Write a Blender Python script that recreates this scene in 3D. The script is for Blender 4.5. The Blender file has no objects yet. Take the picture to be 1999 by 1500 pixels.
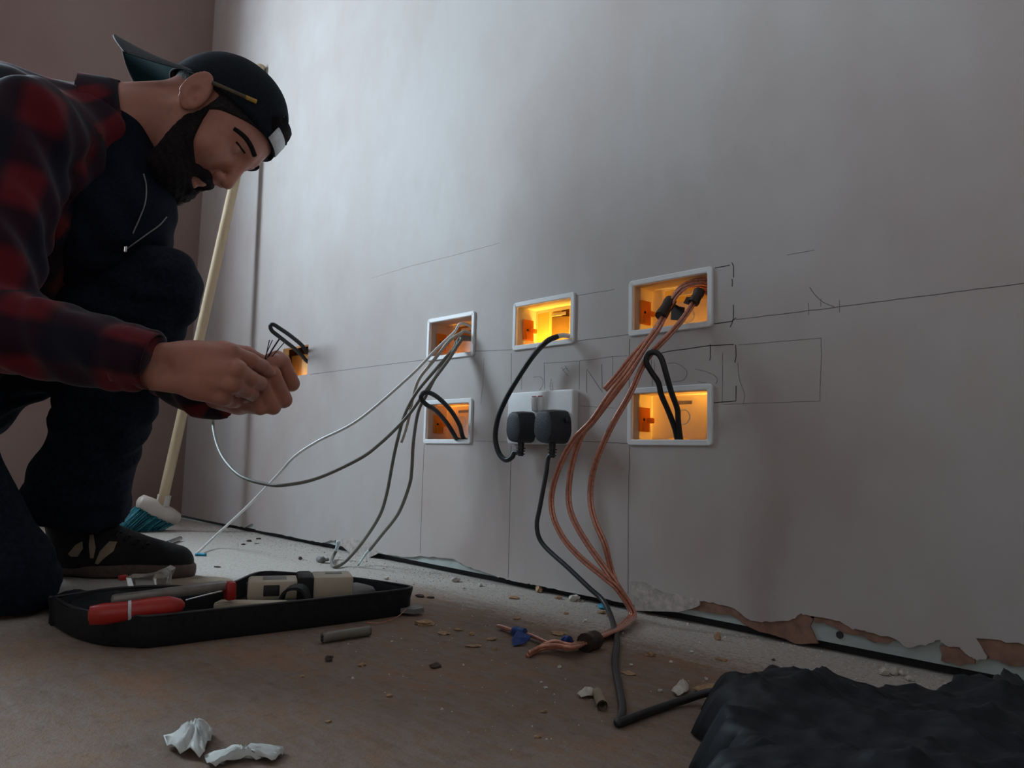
import bpy, bmesh, math, random
import numpy as np
from mathutils import Vector, Matrix, geometry

random.seed(7); np.random.seed(7)
SC = bpy.context.scene
COL = SC.collection

# ------------------------------------------------------------------ camera
FL = 1494.28; YAW = .8218; PITCH = .0954; ROLL = .026
DW = .8964            # distance of the long wall
CH = .2163            # camera height
cy, sy, cp, sp, cr, sr = math.cos(YAW), math.sin(YAW), math.cos(PITCH), math.sin(PITCH), math.cos(ROLL), math.sin(ROLL)
F_ = np.array([-sy*cp, cy*cp, sp]); r0 = np.array([cy, sy, 0.]); u0 = np.cross(r0, F_)
R_ = cr*r0 + sr*u0; U_ = -sr*r0 + cr*u0
C_ = np.array([0, 0, CH])
cam = bpy.data.cameras.new('camera'); camo = bpy.data.objects.new('camera', cam); COL.objects.link(camo)
cam.sensor_width = 36; cam.lens = FL*36/1999; cam.clip_start = .02
M = Matrix.Identity(4)
for i in range(3):
    M[i][0] = R_[i]; M[i][1] = U_[i]; M[i][2] = -F_[i]; M[i][3] = C_[i]
camo.matrix_world = M
SC.camera = camo

# ------------------------------------------------------------------ light
w = bpy.data.worlds.new('world'); SC.world = w; w.use_nodes = True
w.node_tree.nodes['Background'].inputs[0].default_value = (.71, .875, 1.0, 1)
w.node_tree.nodes['Background'].inputs[1].default_value = 31.0   # bright overcast sky, seen only through the window
def area(name, loc, rot, sx, sy_, power, col):
    l = bpy.data.lights.new(name, 'AREA'); l.shape = 'RECTANGLE'; l.size = sx; l.size_y = sy_
    l.energy = power; l.color = col
    o = bpy.data.objects.new(name, l); COL.objects.link(o); o.location = loc; o.rotation_euler = rot
    return o
XE = -2.46            # end wall with the window, left of the frame
WY0, WY1, WZ0, WZ1 = -.62, .22, .80, 1.95
portal = area('window_daylight', (XE-.22, (WY0+WY1)/2, (WZ0+WZ1)/2), (math.pi/2, 0, -math.pi/2), WY1-WY0, WZ1-WZ0, 92, (.74, .88, 1.0))
portal.data.cycles.is_portal = True
area('fill_light', (1.575, -1.2, 1.0), (math.pi/2, 0, math.pi/2), .76, 1.9, 3.6, (1.0, .91, .82))  # warm fill lamp added behind the camera
def bulb(name, loc, power, col=(1.0, .50, .07), rad=.012):
    l = bpy.data.lights.new(name, 'POINT'); l.energy = power; l.color = col; l.shadow_soft_size = rad
    o = bpy.data.objects.new(name, l); COL.objects.link(o); o.location = loc
    return o
SC.view_settings.view_transform = 'Standard'; SC.view_settings.look = 'None'
SC.view_settings.exposure = 0.0; SC.view_settings.gamma = 1.0; SC.view_settings.use_curve_mapping = False

# ------------------------------------------------------------------ pixel -> place
def ray(x, y): return F_ + (x-999.5)/FL*R_ - (y-750)/FL*U_
def wp(x, y, off=0.):
    d = ray(x, y); return C_ + d*(DW-off)/d[1]
def fp(x, y, z=0.):
    d = ray(x, y); return C_ + d*(z-CH)/d[2]
def at(x, y, Z): return C_ + ray(x, y)*Z

# ------------------------------------------------------------------ materials
def nmat(name):
    m = bpy.data.materials.new(name); m.use_nodes = True
    nt = m.node_tree; b = nt.nodes['Principled BSDF']
    return m, nt, b
def simple(name, col, rough=.6, metal=0., var=.12, scale=60., bump=.0, spec=.5, trans=0.):
    m, nt, b = nmat(name)
    b.inputs['Roughness'].default_value = rough; b.inputs['Metallic'].default_value = metal
    b.inputs['Specular IOR Level'].default_value = spec
    tc = nt.nodes.new('ShaderNodeTexCoord'); no = nt.nodes.new('ShaderNodeTexNoise')
    no.inputs['Scale'].default_value = scale; no.inputs['Detail'].default_value = 4
    nt.links.new(tc.outputs['Object'], no.inputs['Vector'])
    rp = nt.nodes.new('ShaderNodeValToRGB')
    c0 = [max(0, c*(1-var)) for c in col]; c1 = [min(1, c*(1+var)) for c in col]
    rp.color_ramp.elements[0].position = .3; rp.color_ramp.elements[1].position = .7
    rp.color_ramp.elements[0].color = (*c0, 1); rp.color_ramp.elements[1].color = (*c1, 1)
    nt.links.new(no.outputs['Fac'], rp.inputs['Fac']); nt.links.new(rp.outputs['Color'], b.inputs['Base Color'])
    if bump:
        bp = nt.nodes.new('ShaderNodeBump'); bp.inputs['Strength'].default_value = bump; bp.inputs['Distance'].default_value = .002
        nt.links.new(no.outputs['Fac'], bp.inputs['Height']); nt.links.new(bp.outputs['Normal'], b.inputs['Normal'])
    if trans:
        b.inputs['Transmission Weight'].default_value = trans
    return m
class NT:
    def __init__(s, nt): s.nt = nt
    def n(s, t, **kw):
        nd = s.nt.nodes.new('ShaderNode'+t)
        for k, v in kw.items(): setattr(nd, k, v)
        return nd
    def l(s, a, b): s.nt.links.new(a, b)
    def noise(s, vec, scale, detail=4, rough=.55, vscale=None):
        if vscale:
            mp = s.n('Mapping'); mp.inputs['Scale'].default_value = vscale; s.l(vec, mp.inputs['Vector']); vec = mp.outputs['Vector']
        no = s.n('TexNoise'); no.inputs['Scale'].default_value = scale; no.inputs['Detail'].default_value = detail; no.inputs['Roughness'].default_value = rough
        s.l(vec, no.inputs['Vector']); return no.outputs['Fac']
    def ramp(s, fac, p0, p1, c0=(0, 0, 0), c1=(1, 1, 1)):
        r = s.n('ValToRGB'); e = r.color_ramp.elements
        e[0].position = p0; e[1].position = p1; e[0].color = (*c0, 1); e[1].color = (*c1, 1)
        s.l(fac, r.inputs['Fac']); return r.outputs['Color']
    def mix(s, fac, a, b, mode='MIX'):
        m = s.n('Mix', data_type='RGBA', blend_type=mode)
        if isinstance(fac, float): m.inputs[0].default_value = fac
        else: s.l(fac, m.inputs[0])
        for v, i in ((a, 6), (b, 7)):
            if isinstance(v, tuple): m.inputs[i].default_value = (*v, 1)
            else: s.l(v, m.inputs[i])
        return m.outputs[2]
    def math(s, op, a, b=None):
        m = s.n('Math', operation=op)
        for v, i in ((a, 0), (b, 1)):
            if v is None: continue
            if isinstance(v, (int, float)): m.inputs[i].default_value = v
            else: s.l(v, m.inputs[i])
        return m.outputs[0]

def plaster_mat(name, base, pink, dark):
    m, nt, b = nmat(name); q = NT(nt)
    tc = q.n('TexCoord').outputs['Object']
    n1 = q.noise(tc, 2.2, 5, .6, (1, 1, .75)); n2 = q.noise(tc, 9, 6, .6, (1, 1, .5)); n3 = q.noise(tc, 240, 2)
    n4 = q.noise(tc, 4.0, 7, .62, (1.4, 1, .7))
    c = q.mix(q.ramp(n1, .42, .68), base, pink)
    c = q.mix(q.math('MULTIPLY', q.ramp(n4, .50, .72), .45), c, pink)
    c = q.mix(q.math('MULTIPLY', q.ramp(n2, .55, .8), .35), c, dark)
    q.l(c, b.inputs['Base Color']); b.inputs['Roughness'].default_value = .62
    b.inputs['Specular IOR Level'].default_value = .3
    bp = q.n('Bump'); bp.inputs['Strength'].default_value = .10; bp.inputs['Distance'].default_value = .0015
    q.l(q.math('ADD', n2, q.math('MULTIPLY', n3, .4)), bp.inputs['Height']); q.l(bp.outputs['Normal'], b.inputs['Normal'])
    return m
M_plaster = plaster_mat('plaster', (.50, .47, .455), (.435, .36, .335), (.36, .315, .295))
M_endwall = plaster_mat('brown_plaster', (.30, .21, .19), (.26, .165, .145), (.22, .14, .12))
M_board = simple('plasterboard_paper', (.40, .45, .43), .7, var=.1, scale=30)
M_under = simple('undercoat_plaster', (.25, .135, .095), .8, var=.3, scale=60, bump=.4)
M_torn = simple('torn_plaster', (.45, .40, .37), .85, var=.25, scale=120, bump=.6)

def floor_mat():
    m, nt, b = nmat('dusty_boards'); q = NT(nt)
    tc = q.n('TexCoord').outputs['Object']
    sx = q.n('SeparateXYZ'); q.l(tc, sx.inputs[0])
    n1 = q.noise(tc, 7, 6, .62); n2 = q.noise(tc, 26, 6, .7, (1, 3, 1)); n3 = q.noise(tc, 190, 3, .7); n5 = q.noise(tc, 60, 5, .75)
    br = q.mix(q.ramp(n1, .38, .66), (.19, .135, .10), (.27, .16, .095))
    br = q.mix(q.ramp(n2, .42, .7), br, (.235, .195, .17))
    n7 = q.noise(tc, 5.5, 5, .7, (1, 1.6, 1))
    br = q.mix(q.math('MULTIPLY', q.ramp(n7, .52, .70), .75), br, (.30, .155, .075))
    br = q.mix(q.math('MULTIPLY', q.ramp(n7, .48, .30), .0), br, (.12, .10, .10))
    br = q.mix(q.math('MULTIPLY', q.ramp(n5, .52, .72), .6), br, (.115, .075, .055))
    # plaster dust: settled in a strip along the wall; same pale tone towards the far end
    d1 = q.math('ADD', sx.outputs['Y'], q.math('MULTIPLY', q.math('SUBTRACT', n2, .5), .12))
    d1 = q.math('ADD', d1, q.math('MULTIPLY', q.math('SUBTRACT', n3, .5), .10))
    mk = q.ramp(d1, .715, .80)
    d2 = q.math('MULTIPLY', q.math('ADD', sx.outputs['X'], q.math('MULTIPLY', q.math('SUBTRACT', n2, .5), .2)), -1.0)
    d2 = q.math('SUBTRACT', d2, .35)
    mk2 = q.ramp(d2, .60, .80)
    mk = q.math('MAXIMUM', mk, mk2)
    spk = q.ramp(n3, .34, .5)
    du = q.mix(spk, (.34, .275, .22), (.47, .435, .40))
    du = q.mix(q.math('MULTIPLY', q.ramp(n5, .5, .75), .5), du, (.30, .235, .185))
    thin = q.math('MULTIPLY', q.ramp(n3, .62, .76), .22)
    mk = q.math('MAXIMUM', mk, thin)
    c = q.mix(mk, br, du)
    q.l(c, b.inputs['Base Color']); b.inputs['Roughness'].default_value = .75; b.inputs['Specular IOR Level'].default_value = .3
    bp = q.n('Bump'); bp.inputs['Strength'].default_value = .5; bp.inputs['Distance'].default_value = .002
    q.l(q.math('ADD', n3, n5), bp.inputs['Height']); q.l(bp.outputs['Normal'], b.inputs['Normal'])
    return m
M_floor = floor_mat()

def translucent(name, col, tr, rough=.4, amount=.55):
    m, nt, b = nmat(name); q = NT(nt)
    b.inputs['Base Color'].default_value = (*col, 1); b.inputs['Roughness'].default_value = rough
    t = q.n('BsdfTranslucent'); t.inputs[0].default_value = (*tr, 1)
    no = q.noise(q.n('TexCoord').outputs['Object'], 40, 3)
    mx = q.n('MixShader')
    q.l(q.math('ADD', q.math('MULTIPLY', no, .1), amount-.05), mx.inputs[0])
    q.l(b.outputs[0], mx.inputs[1]); q.l(t.outputs[0], mx.inputs[2])
    q.l(mx.outputs[0], nt.nodes['Material Output'].inputs[0])
    return m
M_pvc = simple('white_plastic', (.78, .80, .81), .38, var=.04, scale=20)
M_pvcbox = translucent('white_box_plastic', (.66, .64, .62), (.85, .72, .52), .4, .42)
M_lug = translucent('amber_plastic', (.72, .38, .06), (.95, .52, .08), .4, .66)
M_black = simple('black_rubber', (.018, .019, .022), .42, var=.2, scale=90)
M_plug = simple('black_plug_plastic', (.022, .026, .034), .5, var=.3, scale=500, bump=.3)
M_greycab = simple('grey_cable', (.17, .16, .135), .45, var=.1, scale=80)
M_beigecab = simple('beige_cable', (.47, .43, .37), .42, var=.06, scale=80)
M_whitecab = simple('white_cable', (.70, .70, .68), .4, var=.05, scale=80)
M_braid = simple('braided_screen', (.55, .66, .70), .4, var=.5, scale=500)
M_corewire = simple('dark_wire', (.06, .06, .065), .35, metal=.6)
M_copper = simple('copper_cable', (.60, .25, .165), .2, metal=.3, var=.22, scale=220)
M_copper.node_tree.nodes['Principled BSDF'].inputs['Coat Weight'].default_value = .7
M_tapeb = simple('black_tape', (.030, .018, .014), .5, var=.3, scale=120)
M_tapeblue = simple('blue_tape', (.015, .055, .22), .5, var=.25, scale=150, bump=.3)
M_graph = simple('pencil_graphite', (.11, .105, .11), .6, var=.3, scale=300)
M_ink_shade = simple('ink_and_shade_black', (.02, .02, .022), .6, var=.2, scale=300)  # black for ink, and for the shade of holes and the floor gap
M_trace = simple('faint_pencil', (.22, .205, .20), .7, var=.3, scale=300)
def wood_mat(name, a, bcol, sc=18, vs=(1, 1, .12), rough=.6):
    m, nt, b = nmat(name); q = NT(nt)
    tc = q.n('TexCoord').outputs['Object']
    n = q.noise(tc, sc, 6, .65, vs); n2 = q.noise(tc, sc*5, 4, .6, vs)
    c = q.mix(q.ramp(n, .35, .68), a, bcol); c = q.mix(q.math('MULTIPLY', q.ramp(n2, .5, .8), .3), c, tuple(x*.5 for x in a))
    q.l(c, b.inputs['Base Color']); b.inputs['Roughness'].default_value = rough
    return m
M_handle = wood_mat('pale_wood', (.56, .42, .26), (.64, .50, .33))
M_stud = wood_mat('timber_stud', (.56, .36, .13), (.64, .45, .19), 30)
M_mdf = wood_mat('brown_board', (.17, .085, .035), (.21, .11, .045), 40, (1, 1, 1))
M_brushhead = simple('cream_plastic', (.62, .56, .50), .4, var=.05, scale=30)
M_bristle = simple('teal_bristle', (.025, .22, .28), .45, var=.5, scale=160)
M_steel = simple('chrome_steel', (.62, .63, .65), .18, metal=1., var=.05)
M_case = simple('black_case_plastic', (.010, .011, .014), .6, var=.3, scale=200, bump=.15, spec=.3)
M_cream = simple('cream_abs', (.52, .45, .33), .45, var=.06, scale=30)
M_red = simple('red_plastic', (.42, .022, .018), .38, var=.12, scale=60)
M_grey = simple('grey_metal', (.26, .24, .22), .4, metal=.4, var=.15, scale=90)
M_greyp = simple('grey_plastic', (.20, .195, .19), .55, var=.1)
M_clear, nt_, b_ = nmat('clear_plastic')
b_.inputs['Base Color'].default_value = (.95, .95, .93, 1); b_.inputs['Roughness'].default_value = .12
b_.inputs['Transmission Weight'].default_value = .92; b_.inputs['IOR'].default_value = 1.2
M_bag = simple('black_polythene', (.012, .014, .018), .52, var=.4, scale=22, bump=.3, spec=.22)
M_paper = simple('white_paper', (.60, .63, .61), .7, var=.08, scale=80, bump=.3)
M_chipw = simple('wood_chip', (.40, .25, .14), .8, var=.35, scale=180)
M_chipp = simple('plaster_chip', (.58, .54, .48), .85, var=.2, scale=180)
M_chipd = simple('dark_crumb', (.07, .05, .04), .8, var=.4, scale=180)
M_blueplastic = simple('blue_plastic', (.03, .33, .52), .35, var=.1)
# person
M_skin, nt_, b_ = nmat('skin')
q_ = NT(nt_); tc_ = q_.n('TexCoord').outputs['Object']
c_ = q_.mix(q_.ramp(q_.noise(tc_, 22, 4), .38, .68), (.42, .175, .125), (.48, .21, .15))
c_ = q_.mix(q_.math('MULTIPLY', q_.ramp(q_.noise(tc_, 90, 4), .5, .75), .3), c_, (.33, .11, .085))
q_.l(c_, b_.inputs['Base Color']); b_.inputs['Roughness'].default_value = .5
b_.inputs['Subsurface Weight'].default_value = .12; b_.inputs['Subsurface Radius'].default_value = (.012, .005, .003); b_.inputs['Subsurface Scale'].default_value = .5
bp_ = q_.n('Bump'); bp_.inputs['Strength'].default_value = .15; bp_.inputs['Distance'].default_value = .001
q_.l(q_.noise(tc_, 350, 3), bp_.inputs['Height']); q_.l(bp_.outputs['Normal'], b_.inputs['Normal'])
M_hair = simple('dark_hair', (.014, .011, .011), .8, var=.5, scale=420, bump=.5, spec=.12)
M_greyhair = simple('short_nape_hair', (.024, .021, .021), .8, var=.6, scale=420, bump=.6, spec=.15)
M_cap = simple('black_cap_cloth', (.009, .012, .017), .85, var=.3, scale=300, bump=.2, spec=.12)
M_brimtop = simple('grey_brim_cloth', (.065, .07, .075), .8, var=.2, scale=300, spec=.15)
M_brimund = simple('teal_brim_lining', (.005, .026, .029), .9, var=.2, scale=300, spec=.06)
M_white = simple('white_label', (.62, .64, .66), .5, var=.12, scale=200)
M_hoodie = simple('navy_hoodie', (.008, .010, .018), .9, var=.3, scale=250, bump=.2, spec=.1)
M_jeans = simple('dark_jeans', (.009, .012, .020), .9, var=.35, scale=140, bump=.3, spec=.1)
M_shoe = simple('black_shoe', (.011, .010, .012), .7, var=.3, scale=150, spec=.25)
M_shoeacc = simple('tan_shoe_stripe', (.28, .21, .14), .6, var=.15)
M_sole = simple('brown_sole', (.10, .065, .055), .7, var=.2, scale=100)
M_toecap = simple('scuffed_toe', (.045, .038, .040), .45, var=.3, scale=100)
M_lead = simple('pencil_yellow', (.45, .27, .05), .5, var=.2, scale=200)
M_pend = simple('pencil_dark', (.10, .075, .04), .6, var=.2, scale=200)
M_tan = simple('tan_matte', (.30, .235, .165), .8, var=.15)
def plaid_mat():
    m, nt, b = nmat('plaid_flannel'); q = NT(nt)
    a = q.n('Attribute'); a.attribute_name = 'plaid'
    s = q.n('SeparateXYZ'); q.l(a.outputs['Vector'], s.inputs[0])
    def stripe(c, per, ph):
        v = q.math('SINE', q.math('ADD', q.math('MULTIPLY', c, 2*math.pi/per), ph))
        return q.ramp(q.math('ADD', q.math('MULTIPLY', v, .5), .5), .34, .72)
    su = stripe(s.outputs['X'], .112, .4); sv = stripe(s.outputs['Y'], .135, 1.1)
    c = q.mix(su, (.007, .008, .017), (.024, .006, .013))
    c2 = q.mix(su, (.020, .006, .013), (.14, .010, .014))
    c = q.mix(sv, c, c2)
    n = q.noise(q.n('TexCoord').outputs['Object'], 400, 2)
    c = q.mix(q.math('MULTIPLY', n, .35), c, (.02, .012, .02))
    q.l(c, b.inputs['Base Color']); b.inputs['Roughness'].default_value = .9
    b.inputs['Sheen Weight'].default_value = .12; b.inputs['Specular IOR Level'].default_value = .12
    return m
M_plaid = plaid_mat()

# ------------------------------------------------------------------ object helpers
def link(o, parent=None):
    COL.objects.link(o)
    if parent is not None: o.parent = parent; o.matrix_parent_inverse = Matrix.Translation(-Vector(parent.location))
    return o
def obj(name, geo, mat, parent=None, smooth=True, angle=None):
    V, Fc = geo
    me = bpy.data.meshes.new(name); me.from_pydata([tuple(map(float, v)) for v in V], [], [tuple(int(i) for i in f) for f in Fc]); me.update()
    bm = bmesh.new(); bm.from_mesh(me); bmesh.ops.recalc_face_normals(bm, faces=bm.faces); bm.to_mesh(me); bm.free()
    if smooth:
        for p in me.polygons: p.use_smooth = True
        if angle is not None:
            try: me.set_sharp_from_angle(angle=angle)
            except Exception: pass
    me.materials.append(mat)
    o = bpy.data.objects.new(name, me)
    return link(o, parent)
def tag(o, label, cat, group=None, kind=None):
    o['label'] = label; o['category'] = cat
    if group: o['group'] = group
    if kind: o['kind'] = kind
    return o
def thing(name, loc, label, cat, group=None):
    o = bpy.data.objects.new(name, None); o.empty_display_size = .02; o.location = Vector(loc); COL.objects.link(o)
    return tag(o, label, cat, group)
def struct(name, geo, mat, smooth=False, parent=None):
    o = obj(name, geo, mat, parent, smooth); o['kind'] = 'structure'; return o
def merge(*gs):
    V = []; Fc = []
    for v, f in gs:
        n = len(V); V += [tuple(x) for x in v]; Fc += [tuple(i+n for i in t) for t in f]
    return V, Fc
def box(c, s, rot=None, bev=0., seg=2):
    bm = bmesh.new(); bmesh.ops.create_cube(bm, size=1.)
    for v in bm.verts: v.co = Vector((v.co.x*s[0], v.co.y*s[1], v.co.z*s[2]))
    if bev: bmesh.ops.bevel(bm, geom=bm.edges[:], offset=bev, segments=seg, affect='EDGES', profile=.5)
    Rm = rot if rot is not None else Matrix.Identity(3)
    V = [Rm @ v.co + Vector(c) for v in bm.verts]; bm.verts.index_update()
    Fc = [[v.index for v in f.verts] for f in bm.faces]; bm.free()
    return V, Fc
def boxb(x0, x1, y0, y1, z0, z1, bev=0.): return box(((x0+x1)/2, (y0+y1)/2, (z0+z1)/2), (x1-x0, y1-y0, z1-z0), None, bev)
def catmull(P, n=10):
    P = [np.array(p, float) for p in P]
    if len(P) < 3: n_ = n; return [P[0]+(P[1]-P[0])*i/n_ for i in range(n_+1)]
    Q = [2*P[0]-P[1]]+P+[2*P[-1]-P[-2]]; out = []
    for i in range(1, len(Q)-2):
        a, b, c, d = Q[i-1], Q[i], Q[i+1], Q[i+2]
        # centripetal-ish
        for k in range(n):
            t = k/n
            out.append(.5*((2*b)+(-a+c)*t+(2*a-5*b+4*c-d)*t*t+(-a+3*b-3*c+d)*t**3))
    out.append(P[-1]); return out
def tube(P, r, seg=10, n=10, spline=True, cap=True, flat=1.0, off=(0, 0)):
    P = catmull(P, n) if spline else [np.array(p, float) for p in P]
    m = len(P); rr = [r(i/(m-1)) if callable(r) else r for i in range(m)]
    V = []; Fc = []
    T = [P[min(i+1, m-1)]-P[max(i-1, 0)] for i in range(m)]
    T = [t/(np.linalg.norm(t)+1e-12) for t in T]
    a = np.array([0, 0, 1.]) if abs(T[0][2]) < .9 else np.array([1., 0, 0])
    N = a-T[0]*(a@T[0]); N /= np.linalg.norm(N)
    for i in range(m):
        N = N-T[i]*(N@T[i]); N /= np.linalg.norm(N); B = np.cross(T[i], N)
        c = P[i]+N*off[0]+B*off[1]
        for k in range(seg):
            t = 2*math.pi*k/seg; V.append(c+(N*math.cos(t)*flat+B*math.sin(t))*rr[i])
    for i in range(m-1):
        for k in range(seg):
            k2 = (k+1) % seg; Fc.append((i*seg+k, i*seg+k2, (i+1)*seg+k2, (i+1)*seg+k))
    if cap:
        Fc.append(tuple(range(seg))[::-1]); Fc.append(tuple((m-1)*seg+k for k in range(seg)))
    return V, Fc
def prism_xz(poly, y0, y1):
    """polygon in wall coordinates (x,z) extruded from y0 (front) to y1"""
    n = len(poly)
    tri = geometry.tessellate_polygon([[Vector((p[0], p[1], 0)) for p in poly]])
    V = [(p[0], y0, p[1]) for p in poly]+[(p[0], y1, p[1]) for p in poly]
    Fc = [tuple(t) for t in tri]+[tuple(i+n for i in t[::-1]) for t in tri]+[(i, (i+1) % n, n+(i+1) % n, n+i) for i in range(n)]
    return V, Fc
def prism(poly, base, ex, ey, ez, h):
    """polygon in (ex,ey) at base, extruded h along ez"""
    base, ex, ey, ez = map(np.array, (base, ex, ey, ez)); n = len(poly)
    tri = geometry.tessellate_polygon([[Vector((p[0], p[1], 0)) for p in poly]])
    V = [base+ex*p[0]+ey*p[1] for p in poly]+[base+ex*p[0]+ey*p[1]+ez*h for p in poly]
    Fc = [tuple(t) for t in tri]+[tuple(i+n for i in t[::-1]) for t in tri]+[(i, (i+1) % n, n+(i+1) % n, n+i) for i in range(n)]
    return V, Fc
def rrect(x0, x1, z0, z1, r, n=5):
    P = []
    for (cx, cz, a0) in ((x1-r, z1-r, 0), (x0+r, z1-r, 90), (x0+r, z0+r, 180), (x1-r, z0+r, 270)):
        for i in range(n+1):
            a = math.radians(a0+90*i/n); P.append((cx+r*math.cos(a), cz+r*math.sin(a)))
    return P
def loft(rings, close=True, capa=False, capb=False):
    n = len(rings[0]); V = [p for r in rings for p in r]; Fc = []
    for i in range(len(rings)-1):
        for k in range(n if close else n-1):
            k2 = (k+1) % n; Fc.append((i*n+k, i*n+k2, (i+1)*n+k2, (i+1)*n+k))
    if capa: Fc.append(tuple(range(n))[::-1])
    if capb: Fc.append(tuple((len(rings)-1)*n+k for k in range(n)))
    return V, Fc
def lathe(prof, c, ax, seg=20):
    ax = Vector(ax).normalized(); rot = ax.to_track_quat('Z', 'Y').to_matrix()
    rings = [[Vector(c)+rot @ Vector((r*math.cos(2*math.pi*k/seg), r*math.sin(2*math.pi*k/seg), h)) for k in range(seg)] for r, h in prof]
    return loft(rings, True, True, True)
def icolump(c, s, seed, rough=.35, sub=2, rot=None):
    bm = bmesh.new(); bmesh.ops.create_icosphere(bm, subdivisions=sub, radius=1.)
    rs = random.Random(seed)
    for v in bm.verts:
        k = 1+rs.uniform(-rough, rough); v.co = Vector((v.co.x*s[0]*k, v.co.y*s[1]*k, v.co.z*s[2]*k))
        if rot is not None: v.co = rot @ v.co
        v.co += Vector(c)
    bm.verts.index_update(); V = [v.co.copy() for v in bm.verts]; Fc = [[v.index for v in f.verts] for f in bm.faces]; bm.free()
    return V, Fc

# ------------------------------------------------------------------ the room
BW, BH = .1445, .0840
ZU, ZL = .4836, .3221
XA, XB, XC = -1.2115, -.9637, -.7104
RIM = .0085
def hole_of(x, zt): return (x+RIM-.001, x+BW-RIM+.001, zt-BH+RIM-.001, zt-RIM+.001)
HX0, HX1 = wp(552, 700)[0], wp(601, 700)[0]
HZ0, HZ1 = wp(578, 734)[2], wp(578, 677)[2]
HOLES = [hole_of(XA, ZU), hole_of(XB, ZU), hole_of(XC, ZU), hole_of(XA, ZL), hole_of(XC, ZL), (HX0, HX1, HZ0, HZ1)]
XR = 1.5; YF = -2.0; ZC = 2.4
def holed(x0, x1, z0, z1, y, holes):
    xs = sorted(set([x0, x1]+[v for h in holes for v in h[:2]])); zs = sorted(set([z0, z1]+[v for h in holes for v in h[2:]]))
    V = []; Fc = []; idx = {}
    def vi(x, z):
        if (x, z) not in idx: idx[(x, z)] = len(V); V.append((x, y, z))
        return idx[(x, z)]
    for i in range(len(xs)-1):
        for j in range(len(zs)-1):
            mx, mz = (xs[i]+xs[i+1])/2, (zs[j]+zs[j+1])/2
            if any(h[0] < mx < h[1] and h[2] < mz < h[3] for h in holes): continue
            Fc.append((vi(xs[i], zs[j]), vi(xs[i+1], zs[j]), vi(xs[i+1], zs[j+1]), vi(xs[i], zs[j+1])))
    return V, Fc
def reveal(h, y0, y1):
    x0, x1, z0, z1 = h
    V = [(x0, y0, z0), (x1, y0, z0), (x1, y0, z1), (x0, y0, z1), (x0, y1, z0), (x1, y1, z0), (x1, y1, z1), (x0, y1, z1)]
    return V, [(0, 1, 5, 4), (1, 2, 6, 5), (2, 3, 7, 6), (3, 0, 4, 7)]
ZS = .14    # the skim below this line is built with its torn bottom edge
SK = .004   # skim thickness
g = merge(holed(XE-.3, XR, .011, ZC, DW+SK, HOLES), holed(XE-.3, XR, .011, ZC, DW+SK+.0125, HOLES), *[reveal(h, DW, DW+SK+.0125) for h in HOLES],
          )
wall = struct('wall_right', g, M_board)
tag(wall, 'long plastered wall with recessed socket boxes and pencil marks', 'wall', kind='structure')
skim = struct('plaster_skim', holed(XE-.3, XR, ZS, ZC, DW, HOLES), M_plaster, parent=wall)
def c8(x, y): p = wp(1359+x/3.1234, 1020+y/3.1234); return (p[0], p[2])
def c4(x, y): p = wp(400+x/3.1234, 900+y/3.1234); return (p[0], p[2])
def c7(x, y): p = wp(940+x/3.1234, 980+y/3.1234); return (p[0], p[2])
def jit(P, amp=.002, n=4, seed=3):
    rs = random.Random(seed); out = []
    for i in range(len(P)-1):
        for k in range(n):
            t = k/n; out.append((P[i][0]*(1-t)+P[i+1][0]*t+rs.uniform(-amp, amp), P[i][1]*(1-t)+P[i+1][1]*t+rs.uniform(-amp, amp)))
    out.append(P[-1]); return out
edge = [(XE-.3, .010), (-2.3, .010)]+[c4(180, 425), c4(240, 405), c4(290, 385), c4(310, 425), c4(420, 455), c4(520, 480), c4(640, 530), c4(690, 520), c4(760, 490), c4(800, 480), c4(860, 540), c4(960, 560), c4(1050, 560), c4(1120, 572), c4(1230, 590),
        c4(1310, 580), c4(1420, 588), c4(1510, 595), c4(1570, 630), c4(1640, 660), c4(1740, 690), c4(1800, 715), c4(1850, 742), c4(1930, 755)]
edge += [c7(230, 498), c7(290, 505), c7(340, 530), c7(400, 560), c7(560, 595), c7(760, 640), c7(930, 670), c7(1100, 660), c7(1240, 660)]
edge += [c8(0, 480), c8(100, 492), c8(230, 530), c8(330, 592), c8(460, 616), c8(585, 588), c8(640, 560), c8(700, 570), c8(850, 595), c8(950, 650), c8(1050, 668), c8(1210, 715), c8(1300, 765), c8(1400, 755), c8(1480, 715), c8(1500, 745),
         c8(1600, 770), c8(1690, 830), c8(1720, 843), c8(1780, 825), c8(1700, 712), c8(1850, 722), c8(1999, 742), (.15, .055), (.6, .05), (XR, .05)]
edge = [(x, max(z, .010)) for x, z in edge]
ej = jit(edge, .0016, 4)
ej = [(x, max(z, .010)) for x, z in ej]
poly = ej+[(XR, ZS), (XE-.3, ZS)]
st = struct('plaster_skim_edge', prism_xz(poly, DW, DW+SK-.0003), M_plaster, parent=wall)
def patch(P, name, mat, y0, y1, amp=.0012, seed=1):
    P2 = jit(P+[P[0]], amp, 3, seed)[:-1]
    return struct(name, prism_xz(P2, y0, y1), mat, parent=wall)
U0 = DW+.0013
patch([c8(-110, 470), c8(0, 470), c8(100, 480), c8(230, 520), c8(330, 580), c8(460, 600), c8(590, 570), c8(640, 545), c8(720, 580), c8(690, 640), c8(735, 740), c8(600, 740), c8(500, 700), c8(330, 650), c8(200, 562), c8(0, 542), c8(-80, 530)], 'exposed_undercoat', M_under, U0, DW+SK+.0005, seed=2)
patch([c8(690, 560), c8(850, 585), c8(950, 640), c8(1050, 658), c8(1215, 708), c8(1170, 745), c8(1080, 730), c8(1000, 690), c8(900, 682), c8(800, 625), c8(720, 610)], 'exposed_undercoat', M_under, U0, DW+SK+.0005, seed=3)
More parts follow.
